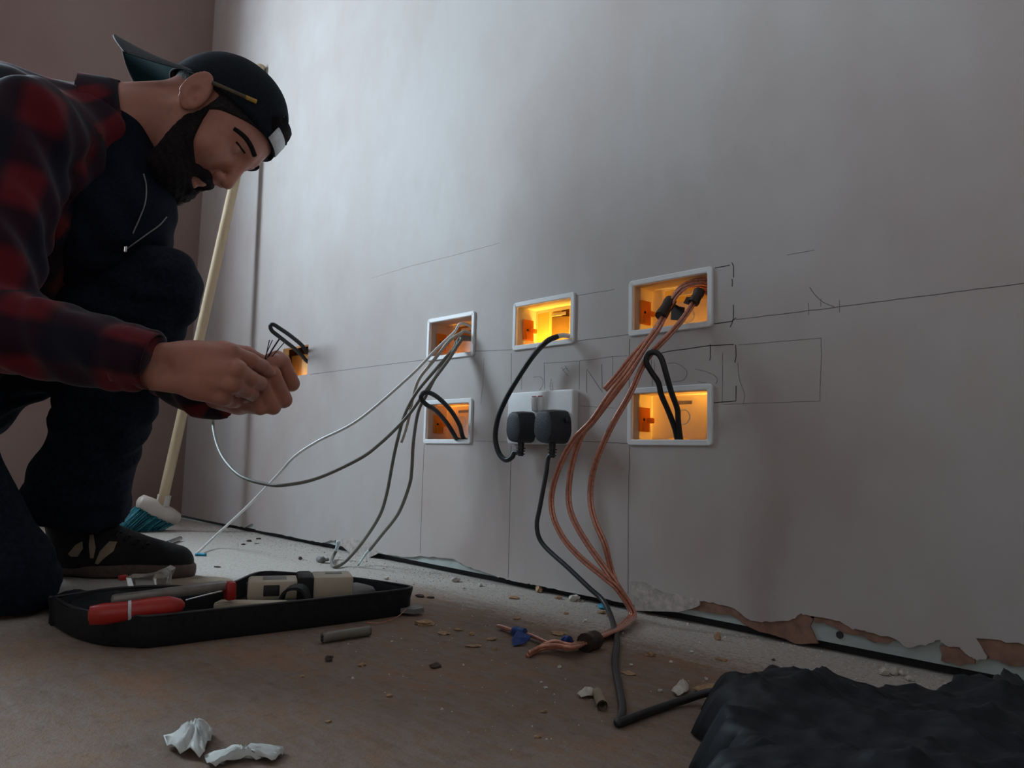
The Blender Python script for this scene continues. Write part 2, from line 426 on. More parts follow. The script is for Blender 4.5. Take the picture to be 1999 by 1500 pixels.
patch([c8(1485, 750), c8(1600, 765), c8(1695, 825), c8(1690, 862), c8(1600, 872), c8(1490, 842)], 'exposed_undercoat', M_under, U0, DW+SK+.0005, seed=4)
patch([c8(1690, 700), c8(1850, 710), c8(2050, 735), c8(2050, 872), c8(1900, 872), c8(1850, 852), c8(1770, 838), c8(1790, 822)], 'exposed_undercoat', M_under, U0, DW+SK+.0005, seed=5)
patch([c7(900, 480), c7(1000, 490), c7(1100, 545), c7(1330, 600), c7(1330, 640), c7(1200, 670), c7(940, 668)], 'exposed_undercoat', M_torn, DW-.0012, DW+.001, seed=6)
patch([c4(800, 480), c4(900, 470), c4(1000, 500), c4(1060, 560), c4(1000, 590), c4(900, 575)], 'rough_plaster_patch', M_torn, DW-.0012, DW+.001, seed=7)
struct('shaded_sole_plate', boxb(XE-.3, XR, DW+SK+.0126, DW+SK+.08, 0., .05), M_ink_shade, parent=wall)  # plate coloured black as the shade of the gap under the board
pm = c8(868, 690)
struct('screw_hole_shade', lathe([(.0, 0), (.0042, 0), (.0042, .002), (0, .002)], (pm[0], DW+SK-.0012, pm[1]), (0, 1, 0)), M_ink_shade, parent=wall)  # black disc, shade of the hole given as colour
# cavity behind the board
cav = merge(boxb(XE-.3, XR, DW+.112, DW+.125, -.02, ZC))
struct('wall_cavity_back', cav, M_mdf, parent=wall)
for x0, x1 in ((-1.03, -.995), (-1.34, -1.28), (-.50, -.455)):
    struct('timber_stud', boxb(x0, x1, DW+SK+.0126, DW+.111, .051, .9), M_stud, parent=wall)
struct('timber_stud', boxb(-1.98, XC+.4, DW+SK+.0126, DW+.111, .62, .66), M_stud, parent=wall)
struct('wall_cavity_end', boxb(-2.02, -1.985, DW+SK+.0126, DW+.111, .051, .9), M_stud, parent=wall)
# floor
fl = struct('floor', boxb(XE-.3, XR+.1, YF-.1, DW+.13, -.05, 0.), M_floor)
tag(fl, 'brown boarded floor with pale plaster dust along the wall', 'floor', kind='structure')
tag(struct('ceiling', boxb(XE-.3, XR+.1, YF-.1, DW+.13, ZC, ZC+.05), M_plaster), 'plain ceiling', 'ceiling', kind='structure')
# end wall with its window opening
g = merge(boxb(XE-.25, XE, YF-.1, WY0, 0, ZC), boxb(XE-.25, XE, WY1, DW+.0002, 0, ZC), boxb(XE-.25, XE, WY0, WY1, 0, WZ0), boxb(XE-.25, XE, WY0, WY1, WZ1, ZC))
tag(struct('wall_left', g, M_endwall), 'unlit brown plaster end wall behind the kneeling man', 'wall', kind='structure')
wx = XE-.17; gf = []
for (y0, y1, z0, z1) in ((WY0, WY0+.05, WZ0, WZ1), (WY1-.05, WY1, WZ0, WZ1), (WY0, WY1, WZ0, WZ0+.05), (WY0, WY1, WZ1-.05, WZ1)):
    gf.append(boxb(wx-.03, wx+.03, y0, y1, z0, z1, .004))
tag(struct('window_1', merge(*gf), M_pvc), 'white window frame in the end wall', 'window', kind='structure')
tag(struct('wall_front', boxb(XE-.3, XR+.1, YF-.1, YF, 0, ZC), M_plaster), 'plain wall opposite', 'wall', kind='structure')
tag(struct('wall_rear', merge(boxb(XR, XR+.1, YF, -1.6, 0, ZC), boxb(XR, XR+.1, -.8, DW+.13, 0, ZC), boxb(XR, XR+.1, -1.6, -.8, 2.0, ZC), boxb(XR+.1, XR+.12, -1.6, -.8, 0, 2.0)), M_plaster), 'plain wall with a recess added for the fill light', 'wall', kind='structure')  # opening added only to hold the fill lamp

# pencil and marker lines on the wall
def stroke(name, px, r, mat, close=False, spl=False):
    P = [wp(x, y, 0.) for x, y in px]
    P = [p+np.array([0, .0001, 0]) for p in P]
    if spl and len(P) > 2: P = catmull(P, 6)
    else:
        Q = []
        for a, b in zip(P[:-1], P[1:]):
            n = max(2, int(np.linalg.norm(b-a)/.01))
            for k in range(n):
                t = k/n; Q.append(a+(b-a)*t+np.array([random.uniform(-1, 1), 0, random.uniform(-1, 1)])*.0003)
        P = Q+[P[-1]]
    geo = tube(P, r, 6, spline=False)
    V = [np.array([v[0], DW-.00025 if v[1] < DW else DW+.0006, v[2]]) for v in geo[0]]
    o = obj(name, (V, geo[1]), mat, wall, smooth=False); o['kind'] = 'structure'; return o
def s1(L): return [(1000+x/3.1234, 660+y/3.1234) for x, y in L]
def s6(L): return [(1180+x/3.6583, 490+y/3.6583) for x, y in L]
for L in ([(604, 731.5), (700, 719), (836, 702)], [(926, 686), (1000, 683)], [(1126, 666), (1229, 653)], [(1437, 624), (1577, 607), (1640, 599), (1999, 553)],
          [(828, 868), (824, 970), (820, 1080)], [(998, 690), (998, 766)], [(998, 870), (992, 1128)], [(1229, 662), (1228, 758)], [(1229, 872), (1226.5, 1000), (1226, 1160)],
          [(1132, 862), (1226, 866)]):
    stroke('pencil_line', L, .0007, M_graph)
for L in ([(926, 861), (990, 863)], [(1536, 498), (1590, 488)], [(1124, 578), (1200, 565)], [(1132, 793), (1200, 797)]):
    stroke('pencil_line', L, .0006, M_trace)
for L in ([(193, 155), (410, 140), (613, 114), (700, 108)], [(193, 150), (197, 310)], [(410, 140), (408, 315)], [(613, 110), (613, 250)], [(60, 230), (55, 315)],
          [(845, 110), (850, 200), (855, 295)], [(866, 140), (868, 250)], [(1282, 90), (1280, 400)], [(1380, 42), (1880, 0)], [(1882, 0), (1885, 100), (1875, 385), (1280, 405)]):
    stroke('pencil_line', s1(L), .0006, M_trace)
for L in ([(130, 240), (165, 235), (188, 260), (185, 290), (165, 320)], [(238, 250), (232, 310), (245, 318)], [(242, 270), (248, 320)], [(300, 180), (318, 205), (340, 232)], [(322, 170), (345, 205)], [(305, 200), (325, 185), (338, 190)],
          [(945, 155), (1000, 155), (1050, 185), (1065, 220), (1040, 258), (970, 268)], [(1115, 190), (1180, 205), (1235, 232), (1250, 258), (1240, 280)], [(1130, 266), (1160, 272), (1185, 270)],
          [(1375, 150), (1385, 250), (1415, 340), (1410, 400)]):
    stroke('pencil_letter', s1(L), .0006, M_trace, spl=True)
stroke('pencil_letter', s1([(455, 335), (455, 190), (548, 332), (545, 160)]), .0007, M_graph)
for L in ([(1455, 370), (1457, 460)], [(1678, 350), (1678, 440)], [(1545, 340), (1545, 400)]): stroke('pencil_line', s6(L), .0005, M_trace)
stroke('pencil_line', s6([(1465, 260), (1500, 310), (1560, 365), (1645, 402)]), .0006, M_graph, spl=True)
stroke('pencil_line', [(945, 700), (944, 740), (938, 790)], .0005, M_trace)
for L in ([(790, 120), (895, 103)], [(910, 85), (922, 110), (922, 190)], [(912, 200), (911, 255)], [(920, 385), (920, 490)], [(785, 520), (905, 505), (940, 478)], [(920, 490), (898, 545)]):
    stroke('marker_line', s6(L), .0010, M_ink_shade)
for L in ([(910, 90), (1000, 75), (1200, 48), (1350, 40)], [(1208, 40), (1208, 125), (1203, 138)], [(1362, 40), (1365, 110), (1357, 150)], [(1365, 292), (1362, 385), (1230, 395)]):
    stroke('marker_line', s1(L), .0010, M_ink_shade)
stroke('pencil_line', [(725, 543), (800, 520), (880, 500), (955, 480), (975, 474)], .0006, M_torn)

# ------------------------------------------------------------------ dry-lining boxes
def back_box(x, zt, label, group, depth=.047, cut=None, knock=None):
    x0, x1, z0, z1 = x, x+BW, zt-BH, zt
    t = thing('back_box', ((x0+x1)/2, DW, (z0+z1)/2), label, 'socket box', group)
    rings = []
    for (ins, dy) in ((.0, .0005), (0., -.002), (.0012, -.0034), (RIM-.0012, -.0034), (RIM, -.0024), (RIM, .002)):
        rings.append([(p[0], DW+dy, p[1]) for p in rrect(x0+ins, x1-ins, z0+ins, z1-ins, max(.002, .006-ins*.5))])
    obj('flange', loft(rings), M_pvc, t, True, .6)
    i = RIM; a0, a1, b0, b1 = x0+i, x1-i, z0+i, z1-i; th = .0012; ex = .0
    g = [boxb(a0-th-.0005, a0-.0005, DW-.001, DW+depth, b0-th, b1+th), boxb(a1+.0005, a1+th+.0005, DW-.001, DW+depth, b0-th, b1+th),
         boxb(a0-th, a1+th, DW-.001, DW+depth, b1+.0005, b1+th+.0005)]
    # bottom panel, with a cable slot
    g += [boxb(a0-th, a1+th, DW-.001, DW+depth, b0-th-.0005, b0-.0005)]
    # back panel with optional opening (fractions of the inner width / height)
    cuts = cut or []
    hs = [(a0+(a1-a0)*c[0], a0+(a1-a0)*c[1], b0+(b1-b0)*c[2], b0+(b1-b0)*c[3]) for c in cuts]
    g += [holed(a0-th, a1+th, b0-th, b1+th, DW+depth, hs), holed(a0-th, a1+th, b0-th, b1+th, DW+depth+.0012, hs)]
    obj('box_shell', merge(*g), M_pvcbox, t, False)
    for sgn, xx in ((1, a0), (-1, a1)):
        zc = (b0+b1)/2-.002
        lg = [boxb(min(xx, xx+sgn*.004), max(xx, xx+sgn*.004), DW+.014, DW+.037, zc-.019, zc+.017, .0008), box((xx+sgn*.0065, DW+.0345, zc-.002), (.008, .012, .008), None, .002), boxb(min(xx, xx+sgn*.0075), max(xx, xx+sgn*.0075), DW+.018, DW+.030, zc-.018, zc-.005, .0008)]
        lug = obj('fixing_lug', merge(*lg), M_lug, t, False)
        obj('screw_hole_shade', lathe([(0, 0), (.0022, 0), (.0022, .0006), (0, .0006)], (xx+sgn*.0040, DW+.022, zc-.001), (sgn, 0, 0), 12), M_ink_shade, lug)  # black disc coloured as the shade inside the hole
    if knock:
        kx, kz = a0+(a1-a0)*knock[0], b0+(b1-b0)*knock[1]
        pr = [(.0098, -.0005), (.0098, .0012), (.0112, .0012), (.0112, -.0005)]
        rg = [[(kx+r_*math.cos(2*math.pi*k/28), DW+depth-h_, kz+r_*math.sin(2*math.pi*k/28)) for k in range(28)] for r_, h_ in pr]
        obj('knockout_ring', loft(rg), M_pvc, t)
    # small tabs along the top
    obj('label_ridge', boxb(a0+(a1-a0)*.30, a0+(a1-a0)*.56, DW+depth-.0014, DW+depth, b1-.014, b1-.0085, .0004), M_pvcbox, t, False)
    return t
GB = 'recessed socket boxes in the wall'
back_box(XA, ZU, 'white recessed box in the upper row from which grey and white cables spill', GB, cut=[(.10, .62, .52, .94)])
back_box(XB, ZU, 'brightest amber-lit recessed box, open-backed onto timber, above the double socket', GB, cut=[(.012, .62, .03, .93)])
back_box(XC, ZU, 'white recessed box in the upper row packed with copper speaker cables', GB, cut=[(.16, .85, .66, .97)], knock=(.50, .32))
back_box(XA, ZL, 'white recessed box in the lower row left of the double socket, black cable loop inside', GB, cut=[(.28, .52, .0, .06)], knock=(.382, .516))
back_box(XC, ZL, 'white recessed box in the lower row right of the double socket, black cable loop inside', GB, cut=[(.24, .50, .0, .06)], knock=(.446, .52))
# timber seen through the open-backed box
struct('timber_stud', boxb(wp(1046, 630, -.078)[0], wp(1072, 630, -.078)[0], DW+.078, DW+.111, .051, .62), M_stud, parent=wall)
struct('timber_noggin', box((wp(1072, 630, -.085)[0]+.055, DW+.093, .434), (.110, .016, .066), Matrix.Rotation(.10, 3, 'Y'), .001), M_mdf, parent=wall)
# warm lamp light inside the wall cavity
bulb('cavity_lamp', (-.925, DW+.060, .372), 2.6, (1.0, .60, .06))
bulb('cavity_lamp', (-.60, DW+.080, .352), 1.05, (1.0, .58, .13))
bulb('cavity_lamp', (-.735, DW+.075, .30), .45, (1.0, .55, .10))
bulb('cavity_lamp', (-1.17, DW+.078, .355), .85, (1.0, .42, .07))
bulb('cavity_lamp', (-.78, DW+.085, .52), .35)
bulb('cavity_lamp', ((HX0+HX1)/2-.01, DW+.03, HZ0-.03), .26, (1.0, .36, .035))
# cut-out at the far left with timber close behind
struct('timber_noggin', boxb(HX0-.03, HX0+(HX1-HX0)*.45, DW+.040, DW+.075, HZ0-.05, HZ1-.012), M_stud, parent=wall)
struct('timber_noggin', box((HX0+(HX1-HX0)*.95, DW+.062, (HZ0+HZ1)/2-.01), ((HX1-HX0)*.75, .03, (HZ1-HZ0)*1.3), Matrix.Rotation(.10, 3, 'Y')), M_stud, parent=wall)

# ------------------------------------------------------------------ double socket and plugs
SX0, SX1, SZ0, SZ1 = -.9600, -.8090, .2385, .3255
def build_socket():
    t = thing('double_socket', ((SX0+SX1)/2, DW, (SZ0+SZ1)/2), 'white surface-mounted double wall socket with two black plugs in it', 'wall socket')
    sd = .013
    rings = [[(p[0], DW+.0003, p[1]) for p in rrect(SX0+.001, SX1-.001, SZ0+.001, SZ1-.001, .005)],
             [(p[0], DW-sd+.010, p[1]) for p in rrect(SX0+.001, SX1-.001, SZ0+.001, SZ1-.001, .005)]]
    obj('pattress', loft(rings, True, True, True), M_pvc, t, True, .6)
    rings = [[(p[0], DW-y, p[1]) for p in rrect(SX0+i, SX1-i, SZ0+i, SZ1-i, .006)] for i, y in ((0, sd-.0098), (0, sd-.002), (.0015, sd), (.003, sd+.0004))]
    obj('face_plate', loft(rings, True, True, True), M_pvc, t, True, .6)
    for k, xc in enumerate(((SX0+SX1)/2-.007, (SX0+SX1)/2+.007)):
        sw = obj('rocker_switch', box((xc, DW-sd-.0012, SZ1-.021), (.0115, .009, .023), Matrix.Rotation(.14, 3, 'X'), .0012), M_pvc, t, True, .6)
        obj('red_indicator', box((xc, DW-sd-.0040, SZ1-.0092), (.0085, .0030, .0016), None, .0003), M_red, sw, False)
    return t, sd
sock, SD = build_socket()
def plug(xc, zc, w, h, d, label, flare):
    y0 = DW-SD-.0005
    t = thing('mains_plug', (xc, y0, zc), label, 'plug', 'black plugs in the double socket')
    def oct(wx, hz, yy, tw=.62):
        P = [(-wx*tw, hz), (wx*tw, hz), (wx*.95, hz*.45), (wx, -hz*.45), (wx*.62, -hz), (-wx*.62, -hz), (-wx, -hz*.45), (-wx*.95, hz*.45)]
        Q = []
        n = len(P)
        for i in range(n):
            a, b = P[i], P[(i+1) % n]
            for f_ in (.18, .5, .82): Q.append((xc+a[0]*(1-f_)+b[0]*f_, yy, zc+a[1]*(1-f_)+b[1]*f_))
        return Q
    rings = [oct(w/2, h/2, y0+.0003), oct(w/2, h/2, y0-d*.55), oct(w/2*.94, h/2*.95, y0-d*.86), oct(w/2*.80, h/2*.86, y0-d), oct(w/2*.66, h/2*.70, y0-d-.0012)]
    obj('plug_body', loft(rings, True, True, True), M_plug, t, True, .5)
    # strain relief
    cz = zc-h/2
    g = [tube([(xc, y0-d*.45, cz+.004), (xc, y0-d*.45, cz-.010), (xc, y0-d*.45, cz-.022)], lambda s: .0058-.0014*s, 12)]
    for k in range(3): g.append(lathe([(.004, 0), (.0078-k*.0006, .0003), (.0078-k*.0006, .0018), (.004, .0021)], (xc, y0-d*.45, cz-.008-k*.0048), (0, 0, -1), 14))
    obj('strain_relief', merge(*g), M_black, t, True, .5)
    return t, (xc, y0-d*.45, cz-.02)
p1c = wp(1002, 833, SD+.034); p2c = wp(1060, 832, SD+.040)
p1t, P1 = plug(p1c[0], p1c[2], .040, .051, .034, 'left black plug with rounded face, its cable curling up into the bright box', 0)
p2t, P2 = plug(p2c[0], p2c[2], .047, .053, .040, 'right black bulky square plug, its cable dropping to the floor', 0)
obj('side_screw', lathe([(0, 0), (.004, 0), (.004, .005), (0, .005)], (p2c[0]+.0225, DW-SD-.012, p2c[2]+.010), (1, 0, 0), 12), M_plug, p2t)

# ------------------------------------------------------------------ cables
def pts(L):
    out = []
    for p in L:
        if p[0] == 'f': out.append(fp(p[1], p[2], p[3]))
        elif p[0] == 'z': out.append(at(p[1], p[2], p[3]))
        elif p[0] == 'p': out.append(np.array(p[1:4]))
        else: out.append(wp(p[0], p[1], p[2]))
    return out
def cable(name, L, r, mat, label, cat, group=None, n=8):
    o = obj(name, tube(pts(L), r, 12, n), mat)
    return tag(o, label, cat, group)
GC = 'cables spilling from the upper left box'
INA = ('p', XA+.122, DW+.055, ZU-.040)
cable('data_cable', [INA, (904, 632, .0), (886, 650, .022), (852, 682, .05), (800, 735, .085), (700, 820, .14), (620, 862, .18), (575, 892, .195), (540, 930, .205), (480, 992, .205), (420, 1047, .20), ('f', 383, 1082, .003)], .0027, M_whitecab,
      'white cable from the upper left box running down to the shoe toe', 'cable', GC)
cable('data_cable', [('p', XA+.124, DW+.050, ZU-.047), (911, 648, -.002), (898, 652, .018), (876, 667, .035), (845, 706, .055), (818, 740, .068), (806, 776, .072), (798, 815, .074), (790, 845, .076), (783, 864, .078)], .0031, M_beigecab,
      'short beige cable hanging from the upper left box with its cut end in mid-air', 'cable', GC)
g1 = cable('data_cable', [('p', XA+.118, DW+.055, ZU-.050), (902, 658, .0), (890, 680, .02), (871, 709, .045), (835, 757, .075), (804, 802, .095), (780, 830, .11), (740, 868, .14), (700, 897, .17), (620, 934, .22), (560, 947, .27), (520, 946, .29), (470, 930, .31), (436, 895, .31), (420, 855, .30), (416, 815, .30), ('z', 430, 770, 1.16), ('z', 490, 738, 1.12), ('z', 519, 716, 1.095)], .0031, M_greycab,
      'grey cable looping from the upper left box up to the hands of the man', 'cable', GC)
for i, (a, b) in enumerate((((540, 668), (546, 661)), ((522, 680), (526, 664)), ((520, 682), (532, 664)), ((540, 690), (556, 668)))):
    obj('wire_core', tube([at(517, 712, 1.092), at((517+a[0])/2, (708+a[1])/2, 1.085), at(b[0], b[1], 1.08)], .0007 if i else .0011, 6, 5), M_corewire, g1)
ga = cable('data_cable', [('p', XA+.121, DW+.055, ZU-.045), (904, 662, .002), (898, 668, .012), (854, 730, .05), (833, 770, .068), (816, 806, .075), (807, 864, .08), (804, 915, .08), (799, 948, .08), (778, 1002, .075), (746, 1044, .07), (722, 1074, .066)], .0031, M_greycab,
      'right-hand grey cable of the pair dropping from the upper left box to the dusty floor', 'cable', GC)
obj('stripped_end', tube(pts([(722, 1074, .066), (714, 1082, .065), ('f', 699, 1104, .003)]), lambda s: .0031-.0012*s, 10, 6), M_braid, ga)
gb = cable('data_cable', [('p', XA+.115, DW+.055, ZU-.047), (897, 664, .002), (885, 682, .02), (850, 722, .06), (812, 768, .085), (790, 810, .095), (777, 855, .10), (767, 900, .10), (755, 964, .10), (740, 1009, .10), (707, 1060, .10), ('f', 675, 1096, .010), ('f', 654, 1107, .0035), ('f', 647, 1097, .006), ('z', 651, 1086, 1.555), ('z', 656, 1076, 1.55)], .0031, M_greycab,
      'left-hand grey cable of the pair, hooked back up at its braided end on the floor', 'cable', GC)
obj('stripped_end', tube([at(656, 1076, 1.55), at(659, 1066, 1.55), at(661, 1057, 1.55)], lambda s: .0034+.0012*s, 10, 6), M_braid, gb)
GL = 'loops of black cable'
cable('cable_loop', [('p', XA+.108, DW+.030, ZL-BH+.004), (905, 856, -.008), (897, 830, .012), (880, 802, .03), (857, 778, .065), (838, 767, .095), (826, 768, .108), (822, 778, .110), (832, 790, .098), (852, 803, .065), (872, 826, .03), (886, 848, .012), (893, 858, .0), ('p', XA+.100, DW+.03, ZL-BH+.004)], .0042, M_black,
      'black cable loop poking out of the lower left box', 'cable', GL)
cable('cable_loop', [('p', XC+.080, DW+.030, ZL-BH-.004), (1329, 861, -.006), (1324, 821, .010), (1322, 798, .02), (1310, 764, .034), (1300, 729, .045), (1292, 702, .05), (1283, 690, .052), (1272, 688, .054), (1264, 695, .055), (1262, 708, .055), (1272, 727, .048), (1285, 747, .04), (1291, 771, .034), (1304, 801, .022), (1317, 836, .006), (1323, 861, -.006), ('p', XC+.073, DW+.03, ZL-BH-.004)], .0040, M_black,
      'tall black cable loop rising out of the lower right box', 'cable', GL)
cable('cable_loop', [('p', HX1-.012, DW+.04, HZ1-.030), (600, 688, -.004), (589, 674, .02), (566, 655, .06), (547, 642, .09), (534, 634, .105), (528, 636, .11), (531, 646, .105), (547, 659, .085), (575, 681, .035), (589, 694, .01), (600, 706, -.01), ('p', HX1-.010, DW+.04, HZ1-.055)], .0048, M_black,
      'black cable loop sticking out of the square cut-out beside the hands', 'cable', GL)
# plug leads
pl1 = cable('plug_lead', [('p', P1[0], P1[1], P1[2]+.004), (1004, 884, SD+.017), (999, 893, SD+.02), (987, 898, SD+.022), (974, 885, SD+.024), (967, 855, SD+.026), (972, 818, SD+.028), (985, 785, SD+.028), (1003, 752, SD+.026), (1037, 700, SD+.016), (1066, 668, .036), (1088, 657, .018)], .0045, M_black,
            'black lead curving from the left plug up into the bright box', 'cable')
obj('stripped_sheath', tube(pts([(1086, 658, .019), (1098, 655, .008), (1108, 656, -.003), (1116, 658, -.02), ('p', XB+.131, DW+.05, ZU-BH+.018)]), .0040, 10, 6), M_whitecab, pl1)
pl2 = cable('plug_lead', [('p', P2[0], P2[1], P2[2]+.004), (1070, 895, SD+.020), (1066, 925, SD+.024), (1055, 985, SD+.03), (1048, 1028, SD+.035), (1060, 1063, SD+.035), (1108, 1108, SD+.04), (1150, 1148, SD+.045), (1178, 1174, SD+.05), ('f', 1194, 1208, .008), ('f', 1204, 1250, .004), ('f', 1200, 1295, .004), ('f', 1208, 1340, .004), ('f', 1215, 1380, .004), ('f', 1211, 1402, .004), ('f', 1206, 1411, .004), ('f', 1216, 1409, .004), ('f', 1270, 1389, .004), ('f', 1330, 1369, .005), ('f', 1385, 1352, .012), ('f', 1440, 1348, .02)], .0036, M_black,
            'long black lead from the right plug down across the floor to the black bag', 'cable')
# copper speaker cable: clear sheathed twin
def twin(name, L, label, group, r=.0022, n=8):
    P = pts(L); g = merge(tube(P, r, 8, n, off=(r*1.02, 0)), tube(P, r, 8, n, off=(-r*1.02, 0)))
    return tag(obj(name, g, M_copper), label, 'cable', group)
GS = 'copper speaker cables from the upper right box'
TAIL = [(1206, 1153, .055), (1228, 1178, .05)]
inC1 = ('p', XC+.134, DW+.045, ZU-.018); inC2 = ('p', XC+.128, DW+.05, ZU-.022)
def tail(dx, dz, ext):
    L = [('f', 1234+dx, 1197+dz, .010), ('f', 1222+dx, 1217+dz, .008), ('f', 1196, 1233+dz, .006+dz*.0008), ('f', 1158, 1249+dz, .006)]
    return L+ext
twin('speaker_cable', [inC1, (1378, 548, -.02), (1345, 553, -.008), (1322, 570, .0), (1306, 600, .012), (1285, 640, .035), (1262, 672, .055), (1228, 722, .08), (1190, 772, .095), (1155, 823, .10), (1121, 858, .10), (1095, 905, .10), (1078, 960, .10), (1079, 1005, .10), (1099, 1050, .098), (1132, 1088, .092), (1180, 1128, .08), (1207, 1152, .07)]+tail(0, 0, [('f', 1119, 1262, .006), ('f', 1078, 1258, .006), ('f', 1042, 1243, .006), ('f', 1010, 1234, .006), ('f', 975, 1223, .004)]),
     'copper cable of widest bow, outermost on the left, ending past the blue tape', GS)
twin('speaker_cable', [inC2, (1374, 552, -.02), (1343, 558, -.008), (1320, 576, .004), (1302, 606, .016), (1282, 646, .038), (1256, 682, .055), (1222, 738, .075), (1186, 786, .085), (1155, 826, .088), (1138, 846, .088), (1120, 892, .09), (1111, 945, .09), (1111, 985, .09), (1122, 1020, .09), (1148, 1064, .085), (1188, 1120, .075), (1209, 1150, .067)]+tail(3, 2, [('f', 1119, 1265, .012), ('f', 1085, 1262, .010), ('f', 1055, 1266, .006), ('f', 1031, 1278, .004)]),
     'middle of the three long copper cables bowing down the wall', GS)
twin('speaker_cable', [('p', XC+.131, DW+.05, ZU-.040), (1368, 568, -.012), (1356, 588, .0), (1335, 620, .02), (1305, 655, .04), (1270, 692, .05), (1252, 720, .055), (1229, 771, .065), (1198, 825, .075), (1171, 882, .08), (1156, 930, .08), (1153, 980, .08), (1163, 1022, .08), (1181, 1064, .075), (1193, 1112, .068), (1207, 1150, .063)]+tail(-2, -3, [('f', 1119, 1259, .012), ('f', 1085, 1253, .012), ('f', 1062, 1260, .008), ('f', 1040, 1272, .004)]),
     'rightmost of the three long copper cables hanging down the wall', GS)
twin('speaker_cable', [('p', XC+.118, DW+.05, ZU-.020), (1360, 556, -.016), (1334, 562, -.008), (1312, 585, .0), (1294, 620, .022), (1272, 655, .04), (1240, 690, .06), (1206, 732, .07), (1181, 761, .075)],
     'short copper cable ending in mid-air left of its bundle', GS)
def tape(L, r, mat, label, flap=None, group=None, name='tape_wrap', parent=None):
    P = pts(L); g = tube(P, lambda s: r*(1+.06*math.sin(9*s)), 12, 5)
    gs = [g]
    if flap:
        Q = pts(flap); n = len(Q); c = sum(Q)/n; d = np.cross(Q[1]-Q[0], Q[2]-Q[0]); d /= np.linalg.norm(d)
        V = [q+d*.0006 for q in Q]+[q-d*.0006 for q in Q]
        gs.append((V, [tuple(range(n)), tuple(range(n, 2*n))[::-1]]+[(i, (i+1) % n, n+(i+1) % n, n+i) for i in range(n)]))
    return tag(obj(name, merge(*gs), mat, None, True, .6), label, 'tape', group)
tape([(1310, 586, .003), (1300, 602, .014), (1290, 618, .026)], .0085, M_tapeb, 'black tape sleeve round the copper bundle in the middle of the upper right box')
tape([(1366, 568, -.008), (1360, 580, -.002), (1353, 592, .004)], .0075, M_tapeb, 'black tape with loose folded flap at the top right of the copper bundle', [(1358, 580, -.004), (1340, 580, .004), (1334, 592, .006), (1346, 596, .006), (1358, 590, 0)])
tag(obj('tape_scrap', prism([(p[0], p[1]) for p in [(-.011, -.008), (.010, -.012), (.012, .007), (.002, .010), (-.004, .014), (-.010, .009)]], wp(1322, 612, -.004), (1, 0, 0), (0, 0, 1), (0, 1, 0), .0012), M_tapeb, None, False), 'square black tape flag between the copper cables in the upper right box', 'tape')
tape([('f', 1162, 1249, .009), ('f', 1152, 1254, .009), ('f', 1141, 1256, .010)], .0105, M_tapeb, 'black tape band round the copper cables on the floor')
tape([('f', 1024, 1238, .008), ('f', 1014, 1236, .008), ('f', 1006, 1233, .008)], .0065, M_tapeblue, 'blue tape flag near the tip of the copper cable on the floor', [('f', 1010, 1232, .012), ('f', 1038, 1242, .014), ('f', 1026, 1256, .004), ('f', 1003, 1262, .001), ('f', 999, 1250, .003)], 'blue tape flags')
tape([('f', 1112, 1252, .014), ('f', 1102, 1251, .013)], .0055, M_tapeblue, 'blue tape flag close to the black tape band on the floor', [('f', 1092, 1254, .013), ('f', 1102, 1244, .018), ('f', 1121, 1252, .016), ('f', 1110, 1258, .010)], 'blue tape flags')
# ------------------------------------------------------------------ broom
T_ = wp(509, 129, .013); B_ = at(316, 985, 2.0)
broom = thing('broom', fp(290, 1045), 'broom with pale wooden handle and teal bristles leaning in the corner', 'broom')
hd = (T_-B_)/np.linalg.norm(T_-B_)
obj('handle', tube([B_-hd*.005, B_+(T_-B_)*.5, T_], .0132, 16, 12), M_handle, broom)
a_ = .60*R_-.52*U_+.55*F_; a_ /= np.linalg.norm(a_)
b_v = -.62*R_-.62*U_-.42*F_; b_v -= a_*(b_v@a_); b_v /= np.linalg.norm(b_v); c_v = np.cross(a_, b_v)
hc = at(311, 997, 2.0)
def hring(t, wv, hv):
    return [hc+a_*t+b_v*(hv*math.cos(2*math.pi*k/16)*(1 if math.cos(2*math.pi*k/16) > 0 else 1.0))+c_v*wv*math.sin(2*math.pi*k/16) for k in range(16)]
obj('broom_head', loft([hring(-.060, .012, .010), hring(-.055, .019, .018), hring(-.03, .023, .021), hring(.03, .023, .021), hring(.052, .019, .017), hring(.058, .012, .010)], True, True, True), M_brushhead, broom)
obj('socket_collar', tube([hc-b_v*.012, hc-b_v*.012+hd*.03], .017, 14), M_brushhead, broom)
gb_ = []
for i in range(210):
    t = random.uniform(-.052, .048); s_ = random.uniform(-.016, .016)
    p0 = hc+a_*t+c_v*s_+b_v*.015
    p1 = hc+a_*t*1.35+c_v*s_*2.2+b_v*random.uniform(.100, .114)+a_*random.uniform(-.006, .006)
    p1[2] = max(p1[2], .002)
    gb_.append(tube([p0, (p0+p1)/2, p1], lambda s: .0016-.0007*s, 5, 1, spline=False))
obj('bristles', merge(*gb_), M_bristle, broom)

